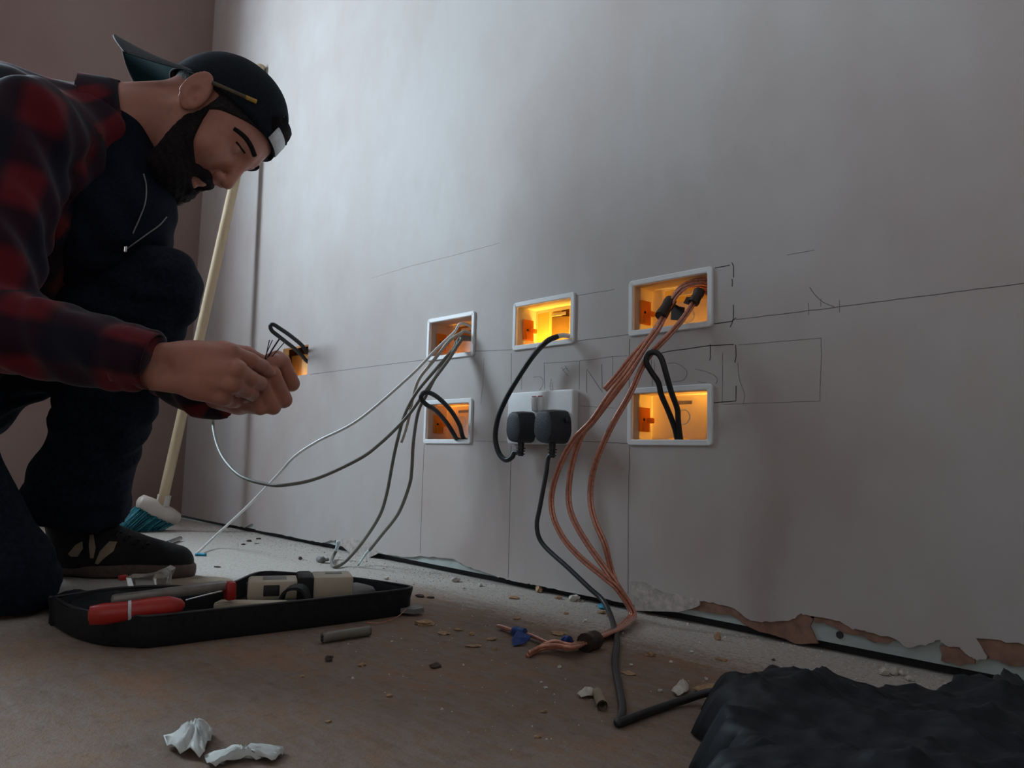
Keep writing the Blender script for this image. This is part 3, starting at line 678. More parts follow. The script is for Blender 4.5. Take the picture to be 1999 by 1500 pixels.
# ------------------------------------------------------------------ things on the floor at the back
d1, d2, d3 = fp(314, 1068, .004), fp(327, 1061, .005), fp(351, 1052, .006)
sd_ = thing('nut_driver', d1, 'chrome tool shaft with socket end poking out behind the shoe', 'tool')
obj('shaft', tube([d1-(d2-d1)*1.5, d1, d2], .0022, 10), M_steel, sd_)
obj('socket_end', tube([d2, d2+(d3-d2)*.05, d3-(d3-d2)*.06, d3], lambda s: .0052, 16, 2), M_steel, sd_)
obj('bore_shade', tube([d3, d3+(d3-d2)*.01], .0038, 12, 2), M_ink_shade, sd_)  # black end disc in place of the shade in the bore
tag(obj('wire_offcut', tube([fp(381, 1083, .003), fp(392, 1083, .003), fp(402, 1083.5, .003)], .003, 10, 3), M_blueplastic), 'bright blue wire offcut on the dusty floor by the shoe toe', 'wire')
tag(obj('cable_clip', merge(tube([fp(622, 1092, .006), fp(631, 1094, .006)], .006, 12, 2), tube([fp(631, 1094, .006), fp(641, 1093, .006)], .003, 10, 2)), M_greyp), 'small grey cable clip on the dusty floor behind the case', 'clip')
tag(obj('tan_patch', prism([(math.cos(2*math.pi*k/18)*.055*(1+.06*math.sin(3*k)), math.sin(2*math.pi*k/18)*.055) for k in range(18)], fp(385, 1139, .0005), (1, 0, 0), (0, 1, 0), (0, 0, 1), .0022), M_tan, None, False), 'flat tan round patch half under the toe of the shoe', 'floor patch')  # thin tan disc standing for a tan-coloured patch of floor

# ------------------------------------------------------------------ open black case with tools
poly = [(-.898, .285), (-.886, .30), (-.880, .38), (-.872, .48), (-.868, .60), (-.876, .634), (-.90, .636)]+[tuple(fp(x, y, .033)[:2]) for x, y in ((690, 1131), (590, 1123), (508, 1120), (450, 1142), (400, 1150), (320, 1147), (220, 1152), (110, 1168))]+[(-1.06, .243), (-.985, .246), (-.925, .262)]
poly = [tuple(p[:2]) for p in catmull([(x, y, 0) for x, y in poly+[poly[0]]], 3)][:-1]
cx = sum(p[0] for p in poly)/len(poly); cyy = sum(p[1] for p in poly)/len(poly)
case = thing('tool_case', (cx, cyy, 0), 'open black shallow tool case lying on the floor in front of the shoe', 'tool case')
def ring_(k, z, jitter=0): return [(cx+(x-cx)*k, cyy+(y-cyy)*k, z+jitter*math.sin(i*1.3)) for i, (x, y) in enumerate(poly)]
obj('case_tray', loft([ring_(.985, .0006), ring_(1., .004), ring_(1.0, .020), ring_(1.012, .030, .0015), ring_(1.012, .034, .0015), ring_(.985, .034, .0015), ring_(.97, .028), ring_(.96, .007)], True, True, True), M_case, case, True, .7)
# end lip and strap loop
lp = [fp(92, 1172, .030), fp(110, 1188, .028), fp(150, 1215, .022)]
obj('corner_lip', tube([at(95, 1183, 1.03), at(125, 1180, 1.02), at(170, 1195, 1.0), at(215, 1212, .985)], lambda s: .0125+.004*math.sin(3*s), 12, 6, flat=.9), M_case, case)
sl = []
L0 = [(548, 1232, .965), (546, 1190, .965), (552, 1158, .965), (572, 1144, .972), (596, 1150, .975), (606, 1185, .972), (607, 1232, .968)]
for k in (-.010, .010):
    sl.append([at(x, y, z)+F_*k for x, y, z in L0])
A1, A2 = catmull(sl[0], 6), catmull(sl[1], 6); V = []; Fc = []
cen = at(578, 1200, .968)
rings = []
for p, q_2 in zip(A1, A2):
    n_ = (p+q_2)/2-cen; n_ /= np.linalg.norm(n_)+1e-9
    rings.append([p, q_2, q_2-n_*.0035, p-n_*.0035])
obj('strap_loop', loft(rings, True, True, True), M_case, case, True, .8)
obj('shade_lumps', merge(icolump(tuple(fp(200, 1180, .016)), (.050, .060, .016), 21, .08, 3), icolump(tuple(fp(150, 1180, .016)), (.055, .028, .016), 22, .08, 3)), M_case, case)  # black lumps added where shoe and tray only shade the inside
obj('zip_edge', tube([(x, y, .0345) for x, y in poly+[poly[0]]], .0018, 6, 2), M_black, case)
obj('loose_thread', tube([fp(715, 1216, .002), fp(745, 1216, .002), fp(775, 1205, .004), fp(795, 1188, .012)], .0006, 5, 6), M_copper, case)
obj('case_corner_flap', prism([(0, 0), (.02, .012), (.018, .03), (0, .034), (-.012, .018)], (-.872, .612, .004), (1, 0, 0), (0, 1, 0), (0, 0, 1), .006), M_greyp, case, False)
def frame_from(p, q_2, up=(0, 0, 1)):
    x = Vector(q_2)-Vector(p); x.normalize(); z = Vector(up)-x*Vector(up).dot(x); z.normalize(); y = z.cross(x)
    return Matrix((x, y, z)).transposed()
# red-handled folding tool
k0, k1, k2 = np.array([-.918, .246, .036]), np.array([-.890, .333, .042]), np.array([-.918, .398, .045])
kn = thing('folding_saw', (k0+k1)/2, 'folding tool with red handle and grey metal back lying across the black case', 'tool')
Rk = frame_from(k0, k1)
def kring(t, wv, hv):
    c = Vector(k0+(k1-k0)*t)
    return [c+Rk @ Vector((0, wv*math.cos(2*math.pi*k/16), hv*math.sin(2*math.pi*k/16))) for k in range(16)]
obj('red_handle', loft([kring(-.02, .003, .004), kring(0, .008, .010), kring(.15, .0095, .0115), kring(.38, .009, .0105), kring(.6, .0095, .012), kring(.85, .0095, .0115), kring(.98, .007, .007), kring(1.02, .003, .002)], True, True, True), M_red, kn)
obj('handle_band', loft([kring(.40, .0096, .0112), kring(.42, .0098, .0114), kring(.435, .0096, .0112)], True), M_white, kn)
v1 = np.array([-.938, .272, .046]); v2 = np.array([-.928, .398, .052])
Rv = frame_from(v1, v2)
obj('grey_blade', box((v1+v2)/2, (np.linalg.norm(v2-v1), .014, .012), Rv, .004), M_grey, kn, True, .7)
obj('edge_strip', tube([k1+np.array([-.004, .004, .004]), v2+np.array([.008, -.006, -.004])], .0012, 6), M_steel, kn)
obj('red_collar', box(v2+np.array([.003, .003, -.006]), (.012, .016, .022), Rv, .003), M_red, kn, True, .7)
# cream tester held by a black strap
e0, e1 = np.array([-.985, .452, .036]), np.array([-.930, .570, .036])
Re = frame_from(e0, e1)
ct = thing('cable_tester', (e0+e1)/2, 'cream electrical tester under a broad black elastic strap in the case', 'tester')
Lc = np.linalg.norm(e1-e0)
def loc_(t, y, z): return np.array(Vector(e0+(e1-e0)*t)+Re @ Vector((0, y, z)))
obj('tester_body', merge(box(loc_(.30, 0, 0), (Lc*.62, .050, .024), Re, .004), box(loc_(.82, 0, .002), (Lc*.40, .054, .028), Re, .003)), M_cream, ct, True, .6)
obj('recess_shade', box(loc_(-.008, -.004, .000), (.004, .018, .015), Re, .001), M_ink_shade, ct)  # black blocks here and below, recess shade put in as colour
obj('recess_shade', box(loc_(.22, -.0245, .0), (.020, .004, .014), Re, .001), M_ink_shade, ct)
obj('label_panel', box(loc_(.25, 0, .0122), (.030, .026, .0008), Re, .0002), M_greyp, ct)
obj('label_panel', box(loc_(.84, .006, .0162), (.022, .012, .0008), Re, .0002), M_greyp, ct)
obj('elastic_strap', box(loc_(.545, 0, .000), (.021, .058, .034), Re, .004), M_case, ct, True, .7)
# tan bar
b0, b1 = np.array([-.942, .398, .022]), np.array([-.888, .452, .024])
tag(obj('marking_gauge', box((b0+b1)/2, (np.linalg.norm(b1-b0)*1.15, .022, .020), frame_from(b0, b1), .004), M_cream, None, True, .7), 'cream bar-shaped tool beside the red collar inside the case', 'tool')
tag(obj('grey_adapter', icolump((-.925, .575, .028), (.022, .030, .011), 5, .10, 2), M_greyp), 'grey lumpy adapter in the right end of the black case', 'adapter')
tag(obj('clear_sheet', merge(box((-.93, .375, .016), (.055, .10, .0015), Matrix.Rotation(.2, 3, 'X')), box((-.91, .34, .013), (.04, .07, .0015), Matrix.Rotation(-.15, 3, 'Y'))), M_clear), 'clear plastic sheet beneath the red handle in the black case', 'plastic')
# clear plastic blister
cb = at(292, 1145, 1.13)
blister = thing('plastic_blister', cb, 'clear empty plastic blister pack standing in the case below the shoe', 'packaging')
pr = [(-.020, 0), (.018, 0), (.030, .026), (.034, .036), (.026, .040), (.010, .030), (-.012, .026), (-.030, .026), (-.026, .012)]
bb = at(290, 1158, 1.13); rg = []
for d, k in ((-.012, .92), (-.010, 1.), (.010, 1.), (.012, .92)):
    rg.append([bb+R_*(x*k)+np.array([0, 0, 1])*(z*.95)+F_*d for x, z in pr])
obj('blister_tray', loft(rg, True, True, True), M_clear, blister, True, .4)
obj('blister_dome', icolump(at(318, 1130, 1.13), (.016, .012, .015), 9, .08, 2), M_clear, blister, True)
tag(obj('orange_cap', box(at(240, 1128, 1.16), (.010, .012, .008), None, .002), M_red, None, True, .7), 'small orange-red cap in the case under the shoe', 'cap')

# ------------------------------------------------------------------ cut pieces, scraps and chips on the boards
oc0, oc1 = fp(630, 1246, .006), fp(721, 1232, .006)
off = thing('cable_offcut', (oc0+oc1)/2, 'grey cable sheath offcut lying in front of the black case', 'cable')
obj('sheath', tube([oc0, (oc0+oc1)/2+np.array([0, 0, .0005]), oc1], .0056, 14, 6), M_greycab, off)
for k in (-1, 1): obj('core_end', tube([oc0+(oc0-oc1)*.03+np.array([0, 0, .002*k]), oc0+(oc1-oc0)*.02+np.array([0, 0, .002*k])], .0018, 8, 2), M_black, off)
tp0, tp1 = fp(1166, 1352, .005), fp(1176, 1378, .005)
tag(obj('sheath_ring', merge(tube([tp0, tp1], .0046, 14, 2, cap=False), tube([tp0, tp1], .0036, 14, 2, cap=False)), M_tan), 'short tan tube of sheathing standing on the boards left of the black lead', 'tube')
def scrap(name, px, hz, mat, label, cat, seed=1, group=None):
    rs = random.Random(seed); P = [fp(x, y, .001) for x, y in px]; P = [np.array(p) for p in catmull(P+[P[0]], 3)][:-1]
    c = sum(P)/len(P); n = len(P); V = []; Fc = []
    for j, k in enumerate((1., .75, .5, .25)):
        for i, p in enumerate(P):
            q_2 = c+(p-c)*k; q_2 = q_2+np.array([0, 0, hz*(1-k**1.5)+hz*.5*abs(math.sin(i*.9+j*.7+seed))+.0008]); V.append(q_2)
    V.append(c+np.array([0, 0, hz*1.1])); m = len(V)-1
    for j in range(3):
        for i in range(n): Fc.append((j*n+i, j*n+(i+1) % n, (j+1)*n+(i+1) % n, (j+1)*n+i))
    for i in range(n): Fc.append((3*n+i, 3*n+(i+1) % n, m))
    nV = len(V); V2 = V+[v-np.array([0, 0, .0006]) for v in V]; F2 = Fc+[tuple(i+nV for i in f[::-1]) for f in Fc]+[(i, (i+1) % n, nV+(i+1) % n, nV+i) for i in range(n)]
    return tag(obj(name, (V2, F2), mat), label, cat, group)
scrap('paper_scrap', [(318, 1453), (345, 1452), (370, 1434), (392, 1427), (413, 1434), (411, 1452), (400, 1472), (396, 1486), (370, 1478), (342, 1476)], .012, M_paper, 'crumpled white paper scrap on the brown boards in the left foreground', 'paper', 2)
scrap('paper_scrap', [(398, 1484), (418, 1490), (436, 1470), (455, 1474), (490, 1474), (515, 1464), (552, 1468), (548, 1480), (530, 1490), (500, 1486), (470, 1487), (430, 1497), (408, 1499)], .006, M_paper, 'torn white paper strip in the foreground right of the crumpled scrap', 'paper', 4)
scrap('plaster_flake', [(1310, 1356), (1326, 1338), (1338, 1336), (1345, 1350), (1330, 1362)], .006, M_chipp, 'pale plaster flake leaning by the black lead near the bag', 'plaster')
scrap('plaster_flake', [(1126, 1360), (1140, 1348), (1160, 1350), (1162, 1360), (1140, 1364)], .004, M_chipp, 'flat pale plaster flake beside the tan tube of sheathing', 'plaster')
scrap('wood_shaving', [(1352, 1348), (1372, 1342), (1402, 1340), (1400, 1348), (1370, 1354)], .003, M_chipw, 'long brown shaving next to the plaster flake by the bag', 'shaving')
scrap('blue_scrap', [(1166, 1184), (1174, 1181), (1183, 1185), (1180, 1190), (1170, 1189)], .003, M_blueplastic, 'tiny blue plastic scrap on the dust near the copper cables', 'plastic')
def lump(name, x, y, wpx, hpx, mat, label, cat, group=None, seed=0):
    p = fp(x, y); Z = (p-C_)@F_; a = wpx*Z/FL/2; hz = hpx*Z/FL/2
    return tag(obj(name, icolump((p[0], p[1], hz*.8), (a, a*.8, hz), seed, .32, 2, Matrix.Rotation(seed*1.1, 3, 'Z')), mat, None, False), label, cat, group)
lump('plaster_lump', 888, 1136, 20, 10, M_torn, 'pinkish plaster lump on the dust strip right of the case', 'plaster', None, 3)
lump('plaster_lump', 1122, 1174, 22, 13, M_chipp, 'cream plaster lump on the dust left of the black lead', 'plaster', None, 4)
lump('plaster_lump', 1052, 1157, 16, 14, M_chipw, 'brown plaster lump wedged in the gap below the wall', 'plaster', None, 5)
lump('plaster_lump', 1401, 1250, 13, 16, M_chipw, 'orange-brown lump on the dust near the bare strip of plasterboard', 'plaster', None, 6)
lump('dark_crumb', 642, 1291, 20, 12, M_chipd, 'dark crumb on the boards just below the grey offcut', 'crumb', None, 8)
lump('wood_chip', 828, 1220, 38, 10, M_chipw, 'largest brown wood chip on the boards right of the case', 'wood chip', None, 9)
lump('wood_chip', 851, 1303, 26, 8, M_chipd, 'dark brown wood chip alone in the middle foreground', 'wood chip', None, 10)
lump('wood_chip', 1270, 1281, 22, 9, M_chipw, 'ridged brown chip right of the copper cables', 'wood chip', None, 11)
lump('dark_crumb', 819, 1166, 18, 6, M_chipd, 'small dark stub at the right end of the black case', 'crumb', None, 12)
for i, (x, y, w_, h_) in enumerate([(1726, 1319, 20, 16), (1744, 1318, 18, 17), (1760, 1319, 14, 11), (1776, 1329, 16, 9)]):
    lump('plaster_lump', x, y, w_, h_, M_chipp, 'pale plaster crumb in the small heap between bag and wall', 'plaster', 'crumb heap between bag and wall', 20+i)
for i, (x, y, w_, h_) in enumerate([(867, 1238, 24, 5), (960, 1250, 18, 5), (707, 1300, 18, 5), (922, 1240, 12, 6), (925, 1263, 28, 4), (966, 1270, 8, 7), (1228, 1316, 32, 4), (1063, 1391, 14, 5), (1090, 1238, 34, 4), (1401, 1289, 10, 6), (1414, 1291, 14, 5), (1497, 1323, 14, 8),
                                    (1174, 1198, 18, 6), (1190, 1205, 14, 5), (1004, 1169, 24, 5), (1090, 1170, 14, 7), (590, 1322, 10, 4), (895, 1231, 20, 4), (1010, 1209, 16, 4), (1105, 1199, 12, 4), (760, 1360, 14, 5), (1050, 1440, 16, 5), (640, 1410, 14, 4)]):
    lump('wood_chip', x, y, w_, h_, M_chipw, 'small brown wood chip scattered on the boards', 'wood chip', 'small wood chips on the boards', 40+i)
for i, (x, y, w_, h_) in enumerate([(1092, 1305, 9, 6), (1065, 1345, 9, 5), (1379, 1329, 9, 7), (1289, 1351, 10, 6), (1145, 1215, 14, 6), (938, 1145, 12, 6), (754, 1132, 11, 6), (1310, 1295, 8, 5), (1232, 1300, 8, 5), (765, 1255, 6, 4), (500, 1062, 12, 4), (905, 1150, 8, 5), (1350, 1275, 8, 5)]):
    lump('plaster_crumb', x, y, w_, h_, M_chipp, 'small pale plaster crumb scattered on the floor', 'plaster', 'small plaster crumbs on the floor', 80+i)
for i, (x, y, w_, h_) in enumerate([(586, 1093, 8, 6), (486, 1058, 12, 4), (424, 1108, 12, 3), (505, 1053, 10, 3), (1510, 1290, 8, 4), (840, 1168, 14, 4), (475, 1064, 9, 3)]):
    lump('dark_crumb', x, y, w_, h_, M_chipd, 'tiny dark crumb on the pale dust', 'crumb', 'tiny dark crumbs on the dust', 110+i)
V = []; Fc = []; Vd = []; Fd = []
for i in range(4200):
    x = random.uniform(-2.2, .25); d = abs(random.gauss(0, .055)); y = DW+SK-d-.002
    if random.random() < .22: x = random.uniform(-1.9, .2); y = random.uniform(.40, DW-.01)
    if x > -.40 and y < .80: continue
    if -1.22 < x < -.86 and .23 < y < .66: continue
    if -1.6 < x < -1.28 and y < .62: continue
    s_ = random.uniform(.0005, .0018)*(1.0 if random.random() < .95 else 1.6)*(1 if y > .74 else .75); n = len(V)
    A_, Fb = (V, Fc)
    a = random.uniform(0, 6.28)
    for k in range(3):
        th = a+k*2.094+random.uniform(-.4, .4); A_.append((x+s_*math.cos(th), y+s_*math.sin(th), .0001))
    A_.append((x+random.uniform(-.3, .3)*s_, y, s_*random.uniform(.5, 1.2)))
    Fb += [(n, n+1, n+3), (n+1, n+2, n+3), (n+2, n, n+3), (n, n+2, n+1)]
tag(obj('plaster_crumbs', (V, Fc), M_chipp, None, False), 'fine plaster crumbs and dust scattered thickest along the foot of the wall', 'crumbs', None, 'stuff')

# ------------------------------------------------------------------ black bag
bp_ = [(-.235, .37), (-.280, .43), (-.328, .51), (-.374, .592), (-.340, .635), (-.28, .67), (-.225, .745), (-.19, .80), (-.10, .835), (.10, .83), (.28, .62), (.20, .36), (0, .30), (-.15, .32)]
bp_ = [np.array(p[:2]) for p in catmull([(x, y, 0) for x, y in bp_+[bp_[0]]], 16)][:-1]
bc = np.array([-.09, .575]); n = len(bp_); NR = 60; V = []; Fc = []
def fold(x, y):
    v = 0
    for a, f1, p1, w_ in ((.5, 23, .3, .011), (1.9, 31, 1.7, .009), (-.7, 47, 2.1, .006), (1.2, 71, .4, .006), (2.6, 95, 1.1, .005), (.2, 150, .6, .003), (1.6, 190, 2.2, .0025)):
        t = (x*math.cos(a)+y*math.sin(a))*f1+p1+1.3*math.sin(7*x-9*y+p1)
        v += w_*(1-abs(math.sin(t)))**1.6
    return v
for j in range(NR+1):
    k = 1-j/NR
    for i in range(n):
        p = bc+(bp_[i]-bc)*k*(1+.035*math.sin(i*.55)*k+.02*math.sin(i*1.7))
        e = min(1, (1-k)/.12); h_ = .034*(1-(1-e)**2)+fold(p[0], p[1])*min(1, (1-k)/.08)*.62+.0015
        h_ += .007*math.exp(-((p[0]+.31)**2+(p[1]-.60)**2)/.002)*min(1, e*1.2)
        V.append((p[0], p[1], h_))
for j in range(NR):
    for i in range(n): Fc.append((j*n+i, j*n+(i+1) % n, (j+1)*n+(i+1) % n, (j+1)*n+i))
Fc.append(tuple(NR*n+i for i in range(n)))
Fc.append(tuple(range(n))[::-1])
bag = tag(obj('plastic_bag', (V, Fc), M_bag), 'crumpled black plastic bag lying at the bottom right against the wall', 'bag')
gq = []
P0 = pts([('f', 1392, 1352, .016), ('f', 1425, 1346, .018), ('f', 1470, 1348, .022), ('f', 1530, 1356, .026), ('f', 1620, 1380, .020)])
obj('gathered_neck', tube(P0, lambda s: .0045+.012*s, 14, 8, flat=.5), M_bag, bag)
# ------------------------------------------------------------------ signed-distance modelling for the man
def cone(P, a, b, ra, rb):
    a = np.asarray(a, float); b = np.asarray(b, float); ba = b-a; pa = P-a
    h = np.clip(pa@ba/(ba@ba+1e-12), 0, 1)
    return np.sqrt(((pa-h[:, None]*ba)**2).sum(1))-(ra+(rb-ra)*h)
def sph(P, c, r): return np.sqrt(((P-np.asarray(c))**2).sum(1))-r
def ell(P, c, r, Rm=None):
    p = P-np.asarray(c)
    if Rm is not None: p = p@Rm
    r = np.asarray(r, float); k0 = np.sqrt(((p/r)**2).sum(1)); k1 = np.sqrt(((p/r**2)**2).sum(1))
    return k0*(k0-1)/(k1+1e-9)
def smin(a, b, k):
    h = np.clip(.5+.5*(b-a)/k, 0, 1); return b*(1-h)+a*h-k*h*(1-h)
def smax(a, b, k): return -smin(-a, -b, k)
def chain(P, pts_, rad, k=.004):
    d = None
    for i in range(len(pts_)-1):
        e = cone(P, pts_[i], pts_[i+1], rad[i], rad[i+1]); d = e if d is None else smin(d, e, k)
    return d
def nets(fn, lo, hi, h):
    lo = np.array(lo, float); hi = np.array(hi, float); dim = np.ceil((hi-lo)/h).astype(int)+1
    B = 6; cd = dim//B+2
    g = np.stack(np.meshgrid(*[np.arange(c) for c in cd], indexing='ij'), -1).reshape(-1, 3)
    cen = lo+(g*B+B/2)*h; cdst = fn(cen).reshape(cd)
    Vv = np.repeat(np.repeat(np.repeat(cdst, B, 0), B, 1), B, 2)[:dim[0], :dim[1], :dim[2]].copy()
    act = np.argwhere(np.abs(cdst) < B*h*1.75)
    o = np.stack(np.meshgrid(*[np.arange(B)]*3, indexing='ij'), -1).reshape(-1, 3)
    idx = (act[:, None, :]*B+o[None]).reshape(-1, 3); idx = idx[(idx < dim).all(1)]
    for s in range(0, len(idx), 400000):
        ii = idx[s:s+400000]; Vv[ii[:, 0], ii[:, 1], ii[:, 2]] = fn(lo+ii*h)
    S = Vv < 0
    c = [Vv[i:dim[0]-1+i, j:dim[1]-1+j, k:dim[2]-1+k] for i in (0, 1) for j in (0, 1) for k in (0, 1)]
    sg = [S[i:dim[0]-1+i, j:dim[1]-1+j, k:dim[2]-1+k] for i in (0, 1) for j in (0, 1) for k in (0, 1)]
    cnt = sum(x.astype(np.int8) for x in sg); A = (cnt > 0) & (cnt < 8)
    cells = np.argwhere(A); vid = -np.ones(A.shape, int); vid[A] = np.arange(len(cells))
    cv = np.stack([x[A] for x in c], 1)
    co = np.array([(i, j, k) for i in (0, 1) for j in (0, 1) for k in (0, 1)], float)
    acc = np.zeros((len(cells), 3)); n = np.zeros(len(cells))
    for a in range(8):
        for b in range(a+1, 8):
            if np.abs(co[a]-co[b]).sum() != 1: continue
            m = (cv[:, a] < 0) != (cv[:, b] < 0)
            t = cv[m, a]/(cv[m, a]-cv[m, b]); acc[m] += co[a]+(co[b]-co[a])*t[:, None]; n[m] += 1
    V = lo+(cells+acc/n[:, None])*h
    Fc = []
    for ax in range(3):
        b, c2 = (ax+1) % 3, (ax+2) % 3
        sl0 = [slice(None)]*3; sl1 = [slice(None)]*3; sl0[ax] = slice(0, -1); sl1[ax] = slice(1, None)
        E = np.argwhere(S[tuple(sl0)] != S[tuple(sl1)])
        E = E[(E[:, b] > 0) & (E[:, c2] > 0) & (E[:, b] < dim[b]-1) & (E[:, c2] < dim[c2]-1)]
        q4 = []
        for db, dc in ((1, 1), (0, 1), (0, 0), (1, 0)):
            e = E.copy(); e[:, b] -= db; e[:, c2] -= dc; q4.append(vid[e[:, 0], e[:, 1], e[:, 2]])
        q4 = np.stack(q4, 1); q4 = q4[(q4 >= 0).all(1)]
        Fc.append(q4)
    Fc = np.concatenate(Fc)
    return V, Fc
def npobj(name, V, Fc, mat, parent, sm=0):
    me = bpy.data.meshes.new(name); me.from_pydata(V.tolist(), [], Fc.tolist()); me.update()
    bm = bmesh.new(); bm.from_mesh(me)
    for _ in range(sm): bmesh.ops.smooth_vert(bm, verts=bm.verts, factor=.5, use_axis_x=True, use_axis_y=True, use_axis_z=True)
    bmesh.ops.recalc_face_normals(bm, faces=bm.faces); bm.to_mesh(me); bm.free()
    for p in me.polygons: p.use_smooth = True
    me.materials.append(mat); o = bpy.data.objects.new(name, me); return link(o, parent)
def bounds(ps, pad): a = np.array(ps); return a.min(0)-pad, a.max(0)+pad

M_nail = simple('finger_nail', (.50, .27, .22), .35, var=.05)
# skeleton
HP = np.array([-1.328, .482, .7843]); HR = np.array([[.435, -.832, .344], [.411, .523, .746], [-.801, -.183, .570]])
HR, _ = np.linalg.qr(HR); HR *= np.sign(np.diag(HR.T@np.array([[.435, -.832, .344], [.411, .523, .746], [-.801, -.183, .570]])))
def hl(x, y, z): return HP+HR@np.array([x, y, z], float)
NECK = at(215, 240, 1.31)
SHR = at(55, 250, 1.14); SHL = at(225, 330, 1.47)
ELR = at(-45, 636, 1.00); WRR = at(322, 711, 1.00)
ELL_ = at(245, 670, 1.40); WRL = at(415, 783, 1.165)
PEL = at(-190, 765, 1.20); HIL = at(-165, 785, 1.28); HIR = at(-235, 765, 1.11)
KNL = at(310, 563, 1.27); ANL = at(140, 1040, 1.31); KNR = at(-8, 1132, .985); ANR = at(-330, 1165, 1.20)
CH1 = at(-105, 600, 1.21); CH2 = at(35, 415, 1.25); CH3 = at(105, 325, 1.29)
man = thing('person', (at(100, 1130, 1.3)[0], at(100, 1130, 1.3)[1], 0), 'man in backwards cap and red check shirt crouching with a cable in his hands', 'person')

def head_sd(Pw, full=True, ears=True):
    P = (Pw-HP)@HR
    yy = np.abs(P[:, 1]); Q = np.stack([P[:, 0], yy, P[:, 2]], 1)
    d = ell(Q, (-.008, 0, .050), (.098, .076, .084))
    d = smin(d, ell(Q, (.035, 0, .010), (.062, .060, .085)), .03)
    d = smin(d, ell(Q, (.022, 0, -.058), (.058, .052, .048)), .03)
    d = smin(d, sph(Q, (.060, 0, -.098), .020), .03)
    d = smin(d, cone(Q, (-.005, .058, -.03), (.06, .030, -.092), .018, .018), .025)
    d = smin(d, sph(Q, (.064, .040, -.020), .026), .02)
    d = smin(d, cone(Q, (.091, .010, .034), (.070, .046, .034), .010, .010), .018)
    d = smax(d, -ell(Q, (.104, .031, .013), (.020, .019, .012)), .014)
    d = smin(d, sph(Q, (.0765, .031, .014), .0135), .004)
    d = smin(d, cone(Q, (.094, 0, .022), (.116, 0, -.026), .0075, .0105), .014)
    d = smin(d, sph(Q, (.104, .0125, -.032), .0085), .006)
    d = smin(d, cone(Q, (.100, 0, -.036), (.091, 0, -.058), .006, .010), .014)
    d = smin(d, cone(Q, (.094, 0, -.063), (.083, .019, -.067), .0058, .0035), .005)
    d = smin(d, cone(Q, (.091, 0, -.076), (.081, .017, -.074), .0065, .004), .006)
    d = smax(d, -cone(Q, (.101, 0, -.0695), (.087, .022, -.0695), .0022, .0012), .003)
    # ears
    er = np.stack([Q[:, 0]+.006+.25*(Q[:, 2]), Q[:, 1]-.084-.35*(-(Q[:, 0]+.004)), Q[:, 2]-.003], 1)
    e = ell(er, (0, 0, 0), (.0205, .0075, .0345))
    rr_ = np.sqrt((er[:, 0]/.0175)**2+(er[:, 2]/.0315)**2)
    rim = np.sqrt(((rr_-1)*.019)**2+(er[:, 1]-.003)**2)-.0036
    rim = np.where(er[:, 2] < -.022, 9, rim)
    e = smax(e, -ell(er, (.004, .008, -.004), (.009, .006, .013)), .004)
    e = smin(e, rim, .003)
    e = smin(e, sph(er, (.012, .003, -.003), .0055), .004)
    if ears: d = smin(d, e, .006)
    if full: d = smin(d, np.minimum(cone(Pw, hl(-.035, 0, -.02), NECK, .058, .064), 9), .03)
    return d
hlo, hhi = bounds([hl(x, y, z) for x in (-.12, .14) for y in (-.1, .1) for z in (-.14, .15)]+[NECK], .05)
gH = nets(head_sd, hlo, hhi, .0026)

# hands
RF = [[(452, 690, 1.010), (489, 705, 1.030), (511, 716, 1.055), (525, 727, 1.075)],
      [(463, 722, 1.000), (489, 740, 1.025), (506, 748, 1.050), (512, 753, 1.070)],
      [(456, 750, 1.004), (480, 763, 1.030), (491, 769, 1.052), (495, 774, 1.070)],
      [(436, 776, 1.016), (452, 784, 1.036), (461, 785, 1.052), (464, 784, 1.066)]]
RR_ = [(.0118, .0108, .0100, .0086), (.0120, .0108, .0100, .0086), (.0112, .0100, .0092, .0080), (.0100, .0088, .0080, .0070)]
RTH = [(372, 690, 1.035), (436, 684, 1.065), (482, 692, 1.085), (512, 704, 1.098)]
LF = [[(569, 749, 1.122), (551, 706, 1.106), (535, 706, 1.092), (524, 722, 1.088)],
      [(554, 781, 1.104), (533, 731, 1.086), (517, 733, 1.080), (508, 744, 1.084)],
      [(533, 795, 1.090), (513, 754, 1.074), (499, 757, 1.074), (492, 766, 1.082)],
      [(508, 797, 1.082), (495, 770, 1.072), (483, 772, 1.074), (478, 778, 1.08)]]
LTH = [(455, 772, 1.165), (500, 738, 1.14), (527, 706, 1.118), (540, 696, 1.108)]
def A(L): return [at(*p) for p in L]
def hand_r(P):
    w1, w2 = at(318, 692, 1.0), at(310, 731, 1.0)
    d = smin(cone(P, w1+(w1-at(360, 690, 1.0))*3.2, at(390, 690, 1.015), .0165, .016), cone(P, w2+(w2-at(360, 735, 1.0))*2.8, at(385, 750, 1.01), .0165, .0165), .02)
    for i, f in enumerate(RF):
        k = A(f); d = smin(d, cone(P, at(360+8*i, 696+20*i, 1.012), k[0], .0165, .0118), .012)
    for f, r in zip(RF, RR_): d = smin(d, chain(P, A(f), r, .003), .0020)
    d = smin(d, chain(P, A(RTH), (.018, .0125, .0108, .0082), .005), .010)
    for f in RF: d = smin(d, sph(P, at(f[0][0], f[0][1]-1, f[0][2]-.003), .0112), .006)
    return d
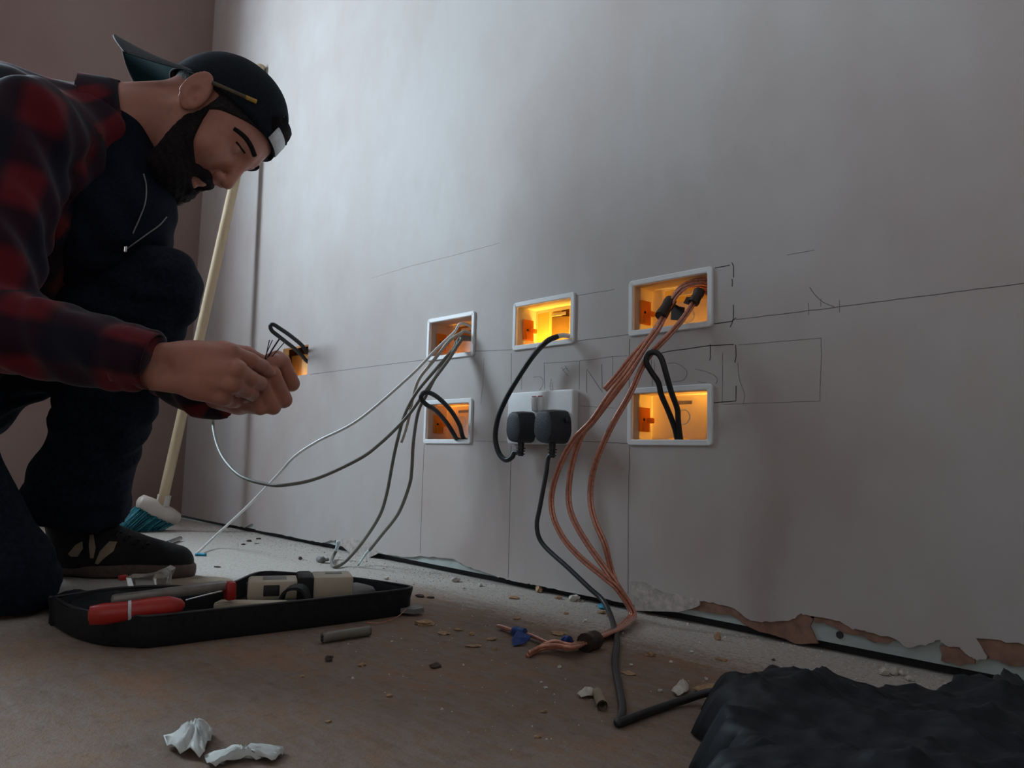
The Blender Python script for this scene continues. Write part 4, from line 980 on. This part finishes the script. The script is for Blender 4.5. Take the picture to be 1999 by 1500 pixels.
def hand_l(P):
    d = cone(P, WRL+(ELL_-WRL)*.22, at(465, 781, 1.14), .024, .022)
    for i, f in enumerate(LF):
        k = A(f); d = smin(d, cone(P, at(468, 768+6*i, 1.145), k[0], .014, .0100), .009)
    for f, r in zip(LF, ((.0122, .0108, .0098, .0084), (.0122, .0108, .0098, .0086), (.0115, .0102, .0092, .008), (.0102, .0092, .0084, .0072))):
        d = smin(d, chain(P, A(f), r, .003), .0012)
    d = smin(d, chain(P, A(LTH), (.017, .0125, .0110, .0088), .004), .008)
    return d
allr = A(RTH)+[p for f in RF for p in A(f)]+[WRR+(WRR-at(360, 700, 1.0))*4.2]
alll = A(LTH)+[p for f in LF for p in A(f)]+[WRL+(WRL-at(470, 782, 1.13))*2.2]
gR = nets(hand_r, *bounds(allr, .032), .0017); gL = nets(hand_l, *bounds(alll, .035), .0017)
def torso_sd(P, e=0.):
    d = chain(P, [PEL, CH1, CH2, CH3], (.125+e, .118+e, .138+e, .118+e), .05)
    d = smin(d, cone(P, SHR, SHL, .062+e, .062+e), .06)
    d = smin(d, cone(P, CH3, NECK, .095+e, .060+e), .05)
    d = smin(d, sph(P, at(-15, 285, 1.27), .125+e), .06)
    return d
def body_sd(P):
    d = torso_sd(P, -.012)
    d = smin(d, chain(P, [SHR, ELR, WRR-(WRR-ELR)*.22], (.048, .038, .024), .01), .02)
    d = smin(d, chain(P, [SHL, ELL_, WRL-(WRL-ELL_)*.2], (.044, .034, .020), .01), .02)
    d = smin(d, chain(P, [HIL, KNL, ANL], (.080, .052, .036), .02), .03)
    d = smin(d, chain(P, [HIR, KNR, ANR], (.080, .052, .036), .02), .03)
    return d
allp = [NECK, SHR, SHL, ELR, WRR, ELL_, WRL, PEL, HIL, HIR, KNL, KNR, ANL, ANR, CH2]
gB = nets(body_sd, *bounds(allp, .17), .008)
def cat_(*gs):
    V = []; Fc = []; n = 0
    for v, f in gs: V.append(v); Fc.append(f+n); n += len(v)
    return np.concatenate(V), np.concatenate(Fc)
body = npobj('body', *cat_(gH, gR, gL, gB), M_skin, man, 1)
# finger nails
for q_3, nrm in ((LTH, None),):
    p = at(536, 696, 1.095); obj('finger_nail', icolump(p, (.0075, .005, .0028), 3, .02, 2, Matrix(np.stack([R_*.8+U_*.3, F_*.6+U_*.5, U_*.8-F_*.5], 1).tolist()).to_3x3()), M_white, man)

for q_7, r_7 in zip(RF[:3], (.0086, .0086, .0080)):
    a_7, b_7 = at(*q_7[-2]), at(*q_7[-1]); d_7 = (b_7-a_7)/np.linalg.norm(b_7-a_7)
    n_7 = -F_+.35*U_; n_7 = n_7-d_7*(n_7@d_7); n_7 /= np.linalg.norm(n_7); s_7 = np.cross(d_7, n_7)
    obj('finger_nail', icolump(b_7+n_7*(r_7-.0012)+d_7*.001, (.0052, .0046, .0016), 2, .02, 2, Matrix(np.stack([d_7, s_7, n_7], 1).tolist()).to_3x3()), M_nail, man)

# beard, moustache, hair, brows
def wob(P): return .0008*(np.sin(P[:, 0]*420+P[:, 2]*170)*np.sin(P[:, 1]*390+P[:, 0]*110)+np.sin(P[:, 2]*510+P[:, 1]*210))
def beard_sd(Pw):
    P = (Pw-HP)@HR; yy = np.abs(P[:, 1]); x, z = P[:, 0], P[:, 2]
    low = np.clip((-.035-z)/.07, 0, 1); t = .005+.009*low*np.clip((x+.01)/.06, 0, 1)
    d = head_sd(Pw, False, False)-t
    Q = np.stack([x, yy, z], 1)
    d = smin(d, ell(Q, (.044, 0, -.108), (.036, .036, .028)), .03)
    d = d+wob(P)
    # region: below a line from the ear to the corner of the mouth, with a sideburn strip
    up = z-np.interp(x, [-.02, .012, .03, .055, .082, .12], [.03, .03, -.010, -.042, -.060, -.062])
    reg = np.maximum(up, -(x-.014+.30*np.clip(z+.03, -.06, 0)))
    reg = np.maximum(reg, -(x+.0)-.0-.6*(z+.06)*0)
    mouth = np.sqrt(((x-.093)/.022)**2+(yy/.022)**2+((z+.070)/.010)**2)-1
    reg = np.maximum(reg, -mouth*.007)
    return smax(d, reg, .006)
gb2 = nets(beard_sd, hlo, hhi, .0028)
def mous_sd(Pw):
    P = (Pw-HP)@HR; Q = np.stack([P[:, 0], np.abs(P[:, 1]), P[:, 2]], 1)
    d = chain(Q, [np.array(p) for p in ((.098, .0, -.050), (.094, .014, -.052), (.083, .025, -.062), (.074, .032, -.080))], (.0085, .0095, .0100, .0090), .004)
    return d+wob(P)*.5
gm = nets(mous_sd, hlo, hhi, .0026)
npobj('beard', *cat_(gb2, gm), M_hair, man, 1)
def hair_sd(Pw):
    P = (Pw-HP)@HR; x, z = P[:, 0], P[:, 2]; yy = np.abs(P[:, 1])
    d = head_sd(Pw, False, False)-np.interp(x, [-.09, -.03], [.0085, .0045])+wob(P)*.6
    lim = np.interp(x, [-.12, -.06, -.035, -.022, .012, .016, .03, .06, .085, .12], [-.045, -.055, -.045, .03, .034, .0, .020, .046, .070, .085])
    reg = lim-z
    return smax(d, reg, .004)
npobj('hair', *nets(hair_sd, hlo, hhi, .003), M_greyhair, man, 1)
def on_surf(fn, x, y, z0=.9, z1=1.6):
    d = C_+ray(x, y)[None]*np.linspace(z0, z1, 1400)[:, None]; s = fn(d); i = np.argmax(s < 0)
    return d[i] if (s < 0).any() else at(x, y, 1.27)
def loc(p): return (p-HP)@HR
BR = [loc(on_surf(head_sd, *p)) for p in ((457, 251), (468, 259), (480, 270), (490, 286), (497, 304))]
LS = [loc(on_surf(head_sd, *p)) for p in ((461, 277), (467, 284), (472, 291), (478, 299))]
for s in (-1, 1):
    mir = np.array([1, -s, 1.])
    obj('eyebrow', tube([hl(*(p*mir)) for p in BR], lambda t: .0022+.0022*math.sin(1.2*t+.6), 8, 6, flat=1.), M_hair, man)
    obj('eyelashes', tube([hl(*(p*mir)) for p in LS], .0019, 6, 6), M_hair, man)

# ---- cap, worn backwards
ca, sa = math.cos(math.radians(21)), math.sin(math.radians(21))
def cf(x, y, z):
    X = x*ca-z*sa; Zz = x*sa+z*ca
    return hl(X-.004, y, Zz+.036)
RX, RY, RZ = .1085, .0885, .106
NU, NVv = 64, 22; V = []; Fc = []
for j in range(NVv+1):
    ph = (math.pi/2)*j/NVv
    for i in range(NU):
        th = 2*math.pi*i/NU
        k = math.cos(ph)**.86; zz = RZ*math.sin(ph)**1.0
        seam = 1-.010*abs(math.cos(3*th))**24*(math.cos(ph) > .1)
        V.append(cf(RX*k*math.cos(th)*seam, RY*k*math.sin(th)*seam, zz-.004*(j == 0)))

for j in range(NVv):
    for i in range(NU):
        th = 2*math.pi*(i+.5)/NU; ta = (th+math.pi) % (2*math.pi)-math.pi
        hgt = j/NVv
        arch = .42*math.sqrt(max(0, 1-(ta/.50)**2))
        if 2 <= j and hgt < arch*.9 and abs(ta) < .50: continue
        Fc.append((j*NU+i, j*NU+(i+1) % NU, (j+1)*NU+(i+1) % NU, (j+1)*NU+i))
capo = obj('cap', (V, Fc), M_cap, man)
so = capo.modifiers.new('thick', 'SOLIDIFY'); so.thickness = .0022; so.offset = 1
# label on the strap at the front
V = []; Fc = []; nb = 10
for i in range(nb+1):
    ta = -.40+.62*i/nb
    for zz in (-.002, .026):
        V.append(cf((RX+.0048)*math.cos(ta), (RY+.0048)*math.sin(ta), zz))
for i in range(nb): Fc.append((2*i, 2*i+2, 2*i+3, 2*i+1))
lb = obj('strap_label', (V, Fc), M_white, capo); so = lb.modifiers.new('thick', 'SOLIDIFY'); so.thickness = .0012; so.offset = 1
# hair that shows through the opening
obj('fringe', icolump(cf(.094, -.004, .030), (.017, .045, .024), 11, .12, 3, Matrix(HR.tolist()).to_3x3()), M_hair, man)
# brim: arched, pointing backwards
NS, NTt = 30, 12
def brim_pt(s, t, up):
    th = math.radians(180)+s*math.radians(72)
    bx, by = RX*math.cos(th)*.99, RY*math.sin(th)*.99
    ox = -(RX+.114*(1-.60*abs(s)**3)); oy = .070*math.copysign(abs(s)**.92, -s)
    x = bx+(ox-bx)*t; y = by+(oy-by)*t
    z = .0035-8.0*y*y*t+.003*t-.004*t*t
    return cf(x, y, z+up)
def brim_geo(up, th_):
    Va = []; Fa = []
    for t in range(NTt+1):
        for s in range(NS+1): Va.append(brim_pt(-1+2*s/NS, t/NTt, up))
    for t in range(NTt):
        for s in range(NS):
            i = t*(NS+1)+s; Fa.append((i, i+1, i+NS+2, i+NS+1))
    n = len(Va); Vb = []
    for t in range(NTt+1):
        for s in range(NS+1): Vb.append(brim_pt(-1+2*s/NS, t/NTt, up-th_))
    F2 = Fa+[tuple(i+n for i in f[::-1]) for f in Fa]
    bd = [s for s in range(NS+1)]+[t*(NS+1)+NS for t in range(1, NTt+1)]+[NTt*(NS+1)+s for s in range(NS-1, -1, -1)]+[t*(NS+1) for t in range(NTt-1, 0, -1)]
    m = len(bd)
    F2 += [(bd[i], bd[(i+1) % m], n+bd[(i+1) % m], n+bd[i]) for i in range(m)]
    return Va+Vb, F2
brim = obj('brim', brim_geo(.0012, .0016), M_brimtop, capo, True, .6)
obj('brim_underside', brim_geo(-.0006, .0012), M_brimund, brim, True, .6)
rimp = [brim_pt(-1+2*s/NS, 1, -.0004) for s in range(NS+1)]
obj('brim_piping', tube(rimp, .0020, 8, 2), M_brimtop, brim)
obj('cap_button', icolump(cf(0, 0, RZ+.001), (.007, .007, .005), 1, .03, 2), M_cap, capo)
for s in (-1, 1):
    for a in (.6, 1.75, 2.6):
        k = math.cos(.98)**.86
        obj('eyelet', lathe([(.0022, 0), (.0036, .0005), (.0036, .0012), (.0022, .0016)], cf(RX*k*math.cos(a), s*RY*k*math.sin(a), RZ*math.sin(.98)), tuple(HR@np.array([math.cos(a)*.5, s*math.sin(a)*.5, .8])), 10), M_hair, capo)
# pencil tucked over the ear under the cap
CR = HR@np.array([[ca, 0, -sa], [0, 1, 0], [sa, 0, ca]])
def cap_sd(P): return np.minimum(ell(P, cf(0, 0, 0), (RX+.0045, RY+.0045, RZ+.004), CR), head_sd(P)-.004)
pa_, pb_ = on_surf(cap_sd, 414, 161), on_surf(cap_sd, 501, 199)
pm_ = on_surf(cap_sd, 457, 180); pm_ = pm_+((pa_+pb_)/2-pm_)*.3
pen = thing('pencil', pa_, 'dark pencil with a yellow end tucked over the ear under the cap', 'pencil')
obj('pencil_body', tube([pa_, pm_, pm_+(pb_-pm_)*.5], .0036, 6, 4), M_pend, pen)
obj('pencil_end', tube([pm_+(pb_-pm_)*.5, pb_], .0040, 6, 4), M_lead, pen)

# ---- clothes
def shirt_sd(P):
    d = torso_sd(P, .006)
    dr = chain(P, [SHR, ELR, WRR+(WRR-ELR)*.02], (.063, .058, .0385), .01)
    axr = (WRR-ELR)/np.linalg.norm(WRR-ELR); cut_r = (P-(WRR-axr*.018))@axr
    dr = smax(dr, cut_r, .004)
    dl = chain(P, [SHL, ELL_, WRL], (.060, .052, .038), .01)
    axl = (WRL-ELL_)/np.linalg.norm(WRL-ELL_); dl = smax(dl, (P-(WRL-axl*.004))@axl, .004)
    d = smin(d, dr, .03); d = smin(d, dl, .03)
    # soft creases
    w_ = .0035*np.sin(P@np.array([40., 23., 61.])+2*np.sin(P@np.array([19., -31., 13.])))+.002*np.sin(P@np.array([-70., 95., 50.]))
    d = d+w_
    for c_5, ax_5, f_5, r_5 in ((ELR*.75+WRR*.25, WRR-ELR, 150, .10), (ELR*.55+SHR*.45, ELR-SHR, 120, .12), (WRR*.8+ELR*.2, WRR-ELR, 230, .05)):
        ax_5 = ax_5/np.linalg.norm(ax_5); q_5 = P-c_5; l_5 = np.sqrt((q_5**2).sum(1))
        d = d-.0042*np.exp(-(l_5/r_5)**2)*np.sin(f_5*(q_5@ax_5)+q_5@np.array([35., -50., 60.]))
    # open neck
    d = smax(d, -cone(P, NECK+(HP-NECK)*.15, hl(-.02, 0, -.02), .060, .075), .008)
    return d
gS = nets(shirt_sd, *bounds([NECK, SHR, SHL, ELR, WRR, ELL_, WRL, PEL, CH2], .18), .0062)
shirt = npobj('shirt', *gS, M_plaid, man, 2)
def plaid_attr(o):
    me = o.data; n = len(me.vertices); co = np.zeros(n*3, 'f'); me.vertices.foreach_get('co', co); P = co.reshape(-1, 3).astype(float)
    segs = [(PEL, CH1, .12), (CH1, CH2, .13), (CH2, CH3, .13), (CH3, NECK, .1), (SHR, ELR, .06), (ELR, WRR, .05), (SHL, ELL_, .06), (ELL_, WRL, .05)]
    acc = [0, np.linalg.norm(CH1-PEL), 0, 0, 0, 0, 0, 0]
    acc[2] = acc[1]+np.linalg.norm(CH2-CH1); acc[3] = acc[2]+np.linalg.norm(CH3-CH2); acc[5] = np.linalg.norm(ELR-SHR); acc[7] = np.linalg.norm(ELL_-SHL)
    ds = np.stack([cone(P, a, b, r, r) for a, b, r in segs], 1); w_ = ds.argmin(1); out = np.zeros((n, 3), 'f')
    for k, (a, b, r) in enumerate(segs):
        m = w_ == k
        if not m.any(): continue
        ax = (b-a)/np.linalg.norm(b-a); q_4 = P[m]-a; h_ = q_4@ax
        if k < 4:
            ref = F_-ax*(F_@ax); ref /= np.linalg.norm(ref); r2 = np.cross(ax, ref)
            ang = np.arctan2(q_4@r2, -(q_4@ref)); out[m, 0] = ang*.14
        else:
            ref = F_-ax*(F_@ax); ref /= np.linalg.norm(ref); r2 = np.cross(ax, ref)
            ang = np.arctan2(q_4@r2, -(q_4@ref)); out[m, 0] = ang*r*1.1+.3
        out[m, 1] = h_+acc[k]
    a_2 = me.attributes.new('plaid', 'FLOAT_VECTOR', 'POINT'); a_2.data.foreach_set('vector', out.ravel())
plaid_attr(shirt)
# collar
axn = (HP+HR@np.array([-.03, 0, -.03])-NECK); axn /= np.linalg.norm(axn)
c1 = np.cross(axn, F_); c1 /= np.linalg.norm(c1); c2 = np.cross(axn, c1)
def cring(r, h_, skew=0):
    return [NECK+axn*(h_+skew*math.cos(2*math.pi*k/40))+(c1*math.cos(2*math.pi*k/40)+c2*math.sin(2*math.pi*k/40))*r for k in range(40)]
col_ = obj('collar', loft([cring(.074, -.035), cring(.068, .0), cring(.064, .024), cring(.067, .028), cring(.073, .010), cring(.082, -.030)]), M_plaid, shirt)
plaid_attr(col_)
# cuff band
axr = (WRR-ELR)/np.linalg.norm(WRR-ELR)
tubc = tube([WRR-axr*.055, WRR-axr*.035, WRR-axr*.014], lambda s: .0405-.003*s, 28, 4, cap=False)
cu = obj('cuff', tubc, M_plaid, shirt); so = cu.modifiers.new('thick', 'SOLIDIFY'); so.thickness = .002; plaid_attr(cu)
# dark hooded top under the shirt
def hood_sd(P):
    d = cone(P, at(235, 280, 1.31), at(235, 420, 1.29), .064, .085)
    d = smin(d, cone(P, at(282, 350, 1.32), at(258, 440, 1.29), .042, .047), .03)
    d = smin(d, cone(P, at(215, 250, 1.31), at(300, 330, 1.33), .055, .030), .03)
    d = smin(d, sph(P, at(180, 460, 1.27), .10), .05)
    d += .003*np.sin(P@np.array([60., 33., 81.])+1.5*np.sin(P@np.array([29., -51., 23.])))
    return d
hood = npobj('hooded_top', *nets(hood_sd, *bounds([at(235, 280, 1.31), at(235, 420, 1.29), at(285, 350, 1.32), at(180, 460, 1.27)], .13), .005), M_hoodie, man, 1)
def on_surf(fn, x, y, z0=.9, z1=1.6):
    d = C_+ray(x, y)[None]*np.linspace(z0, z1, 1400)[:, None]; s = fn(d); i = np.argmax(s < 0)
    return d[i] if (s < 0).any() else at(x, y, 1.27)
for L in ([(281, 340), (286, 362), (285, 392), (276, 420), (262, 452), (247, 486)], [(326, 424), (312, 440), (290, 456), (268, 472), (247, 487)]):
    obj('zip_edge', tube([on_surf(lambda q_6: np.minimum(hood_sd(q_6), shirt_sd(q_6)), *p)-F_*.0012 for p in L], .0012, 6, 6), M_greyp, hood)
zp = on_surf(hood_sd, 246, 487)
obj('zip_slider', box(zp-F_*.003, (.006, .005, .012), None, .0015), M_steel, hood, False)
obj('drawstring_tip', tube([at(340, 372, 1.33), at(347, 385, 1.33), at(350, 400, 1.33)], lambda s: .004+.004*s, 10, 5), M_tapeb, hood)
# trousers
def jeans_sd(P):
    d = chain(P, [HIL, KNL], (.098, .062), .02)
    d = smin(d, chain(P, [KNL, at(206, 795, 1.28), at(152, 965, 1.295), at(140, 1012, 1.30)], (.064, .070, .076, .078), .03), .03)
    d = smin(d, chain(P, [HIR, KNR], (.100, .066), .02), .05)
    d = smin(d, chain(P, [KNR, ANR], (.064, .060), .02), .03)
    d = smin(d, cone(P, HIL, HIR, .12, .12), .05)
    d = smin(d, sph(P, PEL, .125), .05)
    axl = at(140, 1012, 1.30)-at(206, 795, 1.28); axl /= np.linalg.norm(axl); 
    hem = (P-at(146, 1004, 1.30))@axl
    near = np.sqrt(((P-at(140, 1030, 1.30))**2).sum(1))-.17
    d = np.where(near < 0, np.maximum(d, hem), d)
    d += .0035*np.sin(P@np.array([50., 33., 91.])+2.*np.sin(P@np.array([29., -41., 33.])))
    return np.maximum(d, .004-P[:, 2])
jeans = npobj('jeans', *nets(jeans_sd, *bounds([HIL, HIR, KNL, KNR, ANR, PEL, at(140, 1030, 1.3)], .17), .0062), M_jeans, man, 2)
# shoes
def shoe(tag_, ank, heel, mid, toe, ez):
    def sd(P):
        d = cone(P, heel, mid, .040, .043); d = smin(d, cone(P, mid, toe, .043, .027), .03)
        d = smin(d, cone(P, ank, (heel+mid)/2+np.array([0, 0, .01]), .046, .045), .03)
        d = smin(d, cone(P, mid+np.array([0, 0, .015]), toe+np.array([0, 0, .004]), .032, .022), .02)
        return np.maximum(d, .014-P[:, 2])
    def sole(P):
        q_5 = P.copy(); q_5[:, 2] = .02
        h2, m2, t2 = [np.array([a[0], a[1], .02]) for a in (heel, mid, toe)]
        d = smin(cone(q_5, h2, m2, .043, .046), cone(q_5, m2, t2, .046, .034), .02)
        return smax(d, np.abs(P[:, 2]-.0125)-.0115, .006)
    sh = thing_part = npobj('shoe', *nets(sd, *bounds([ank, heel, mid, toe], .08), .0042), M_shoe, man, 1)
    npobj('sole', *nets(sole, *bounds([heel, mid, toe], .07), .0042), M_sole, sh, 1)
    return sh, sd
shL, sdL = shoe('l', at(148, 1018, 1.30), at(112, 1092, 1.315), at(215, 1088, 1.305), at(342, 1101, 1.295), 0)
def dir_patch(name, L, mat, fn, par, th=.0015):
    P = [on_surf(fn, *p) for p in L]; n = len(P)
    c = sum(P)/n; V = []; Fc = []
    for k in (1., .5):
        for i, p in enumerate(P):
            px = L[i][0]*k+sum(a for a, _ in L)/n*(1-k); py = L[i][1]*k+sum(b for _, b in L)/n*(1-k)
            V.append(on_surf(fn, px, py)-F_*th)
    V.append(on_surf(fn, sum(a for a, _ in L)/n, sum(b for _, b in L)/n)-F_*th); m = len(V)-1
    for i in range(n): Fc += [(i, (i+1) % n, n+(i+1) % n, n+i), (n+i, n+(i+1) % n, m)]
    nv = len(V); V = V+[v+F_*.003 for v in V]; Fc = Fc+[tuple(i+nv for i in f[::-1]) for f in Fc]+[(i, (i+1) % n, nv+(i+1) % n, nv+i) for i in range(n)]
    return obj(name, (V, Fc), mat, par, True, .7)
dir_patch('side_stripe', [(133, 1082), (148, 1064), (161, 1057), (162, 1072), (152, 1087), (140, 1087)], M_shoeacc, sdL, shL)
dir_patch('side_stripe', [(176, 1042), (183, 1044), (187, 1070), (183, 1090), (177, 1090), (174, 1066)], M_shoeacc, sdL, shL)
dir_patch('side_stripe', [(186, 1100), (196, 1076), (214, 1057), (229, 1058), (222, 1076), (204, 1090), (192, 1102)], M_shoeacc, sdL, shL)
for k, (x, y) in enumerate(((232, 1034), (250, 1042), (268, 1050), (286, 1057))):
    p = on_surf(sdL, x, y+8)
    obj('lace', tube([on_surf(sdL, x-6, y+14)-F_*.001, p-F_*.001+U_*.003, on_surf(sdL, x+5, y+5)-F_*.0005], .0024, 8, 5), M_shoe, shL)
foot2 = ANR+np.array([-.03, -.02, 0])
shR, sdR = shoe('r', np.array([ANR[0], ANR[1], .075]), np.array([ANR[0]-.02, ANR[1]-.06, .055]), np.array([ANR[0]-.02, ANR[1]+.03, .05]), np.array([ANR[0]+.02, ANR[1]+.13, .045]), 0)
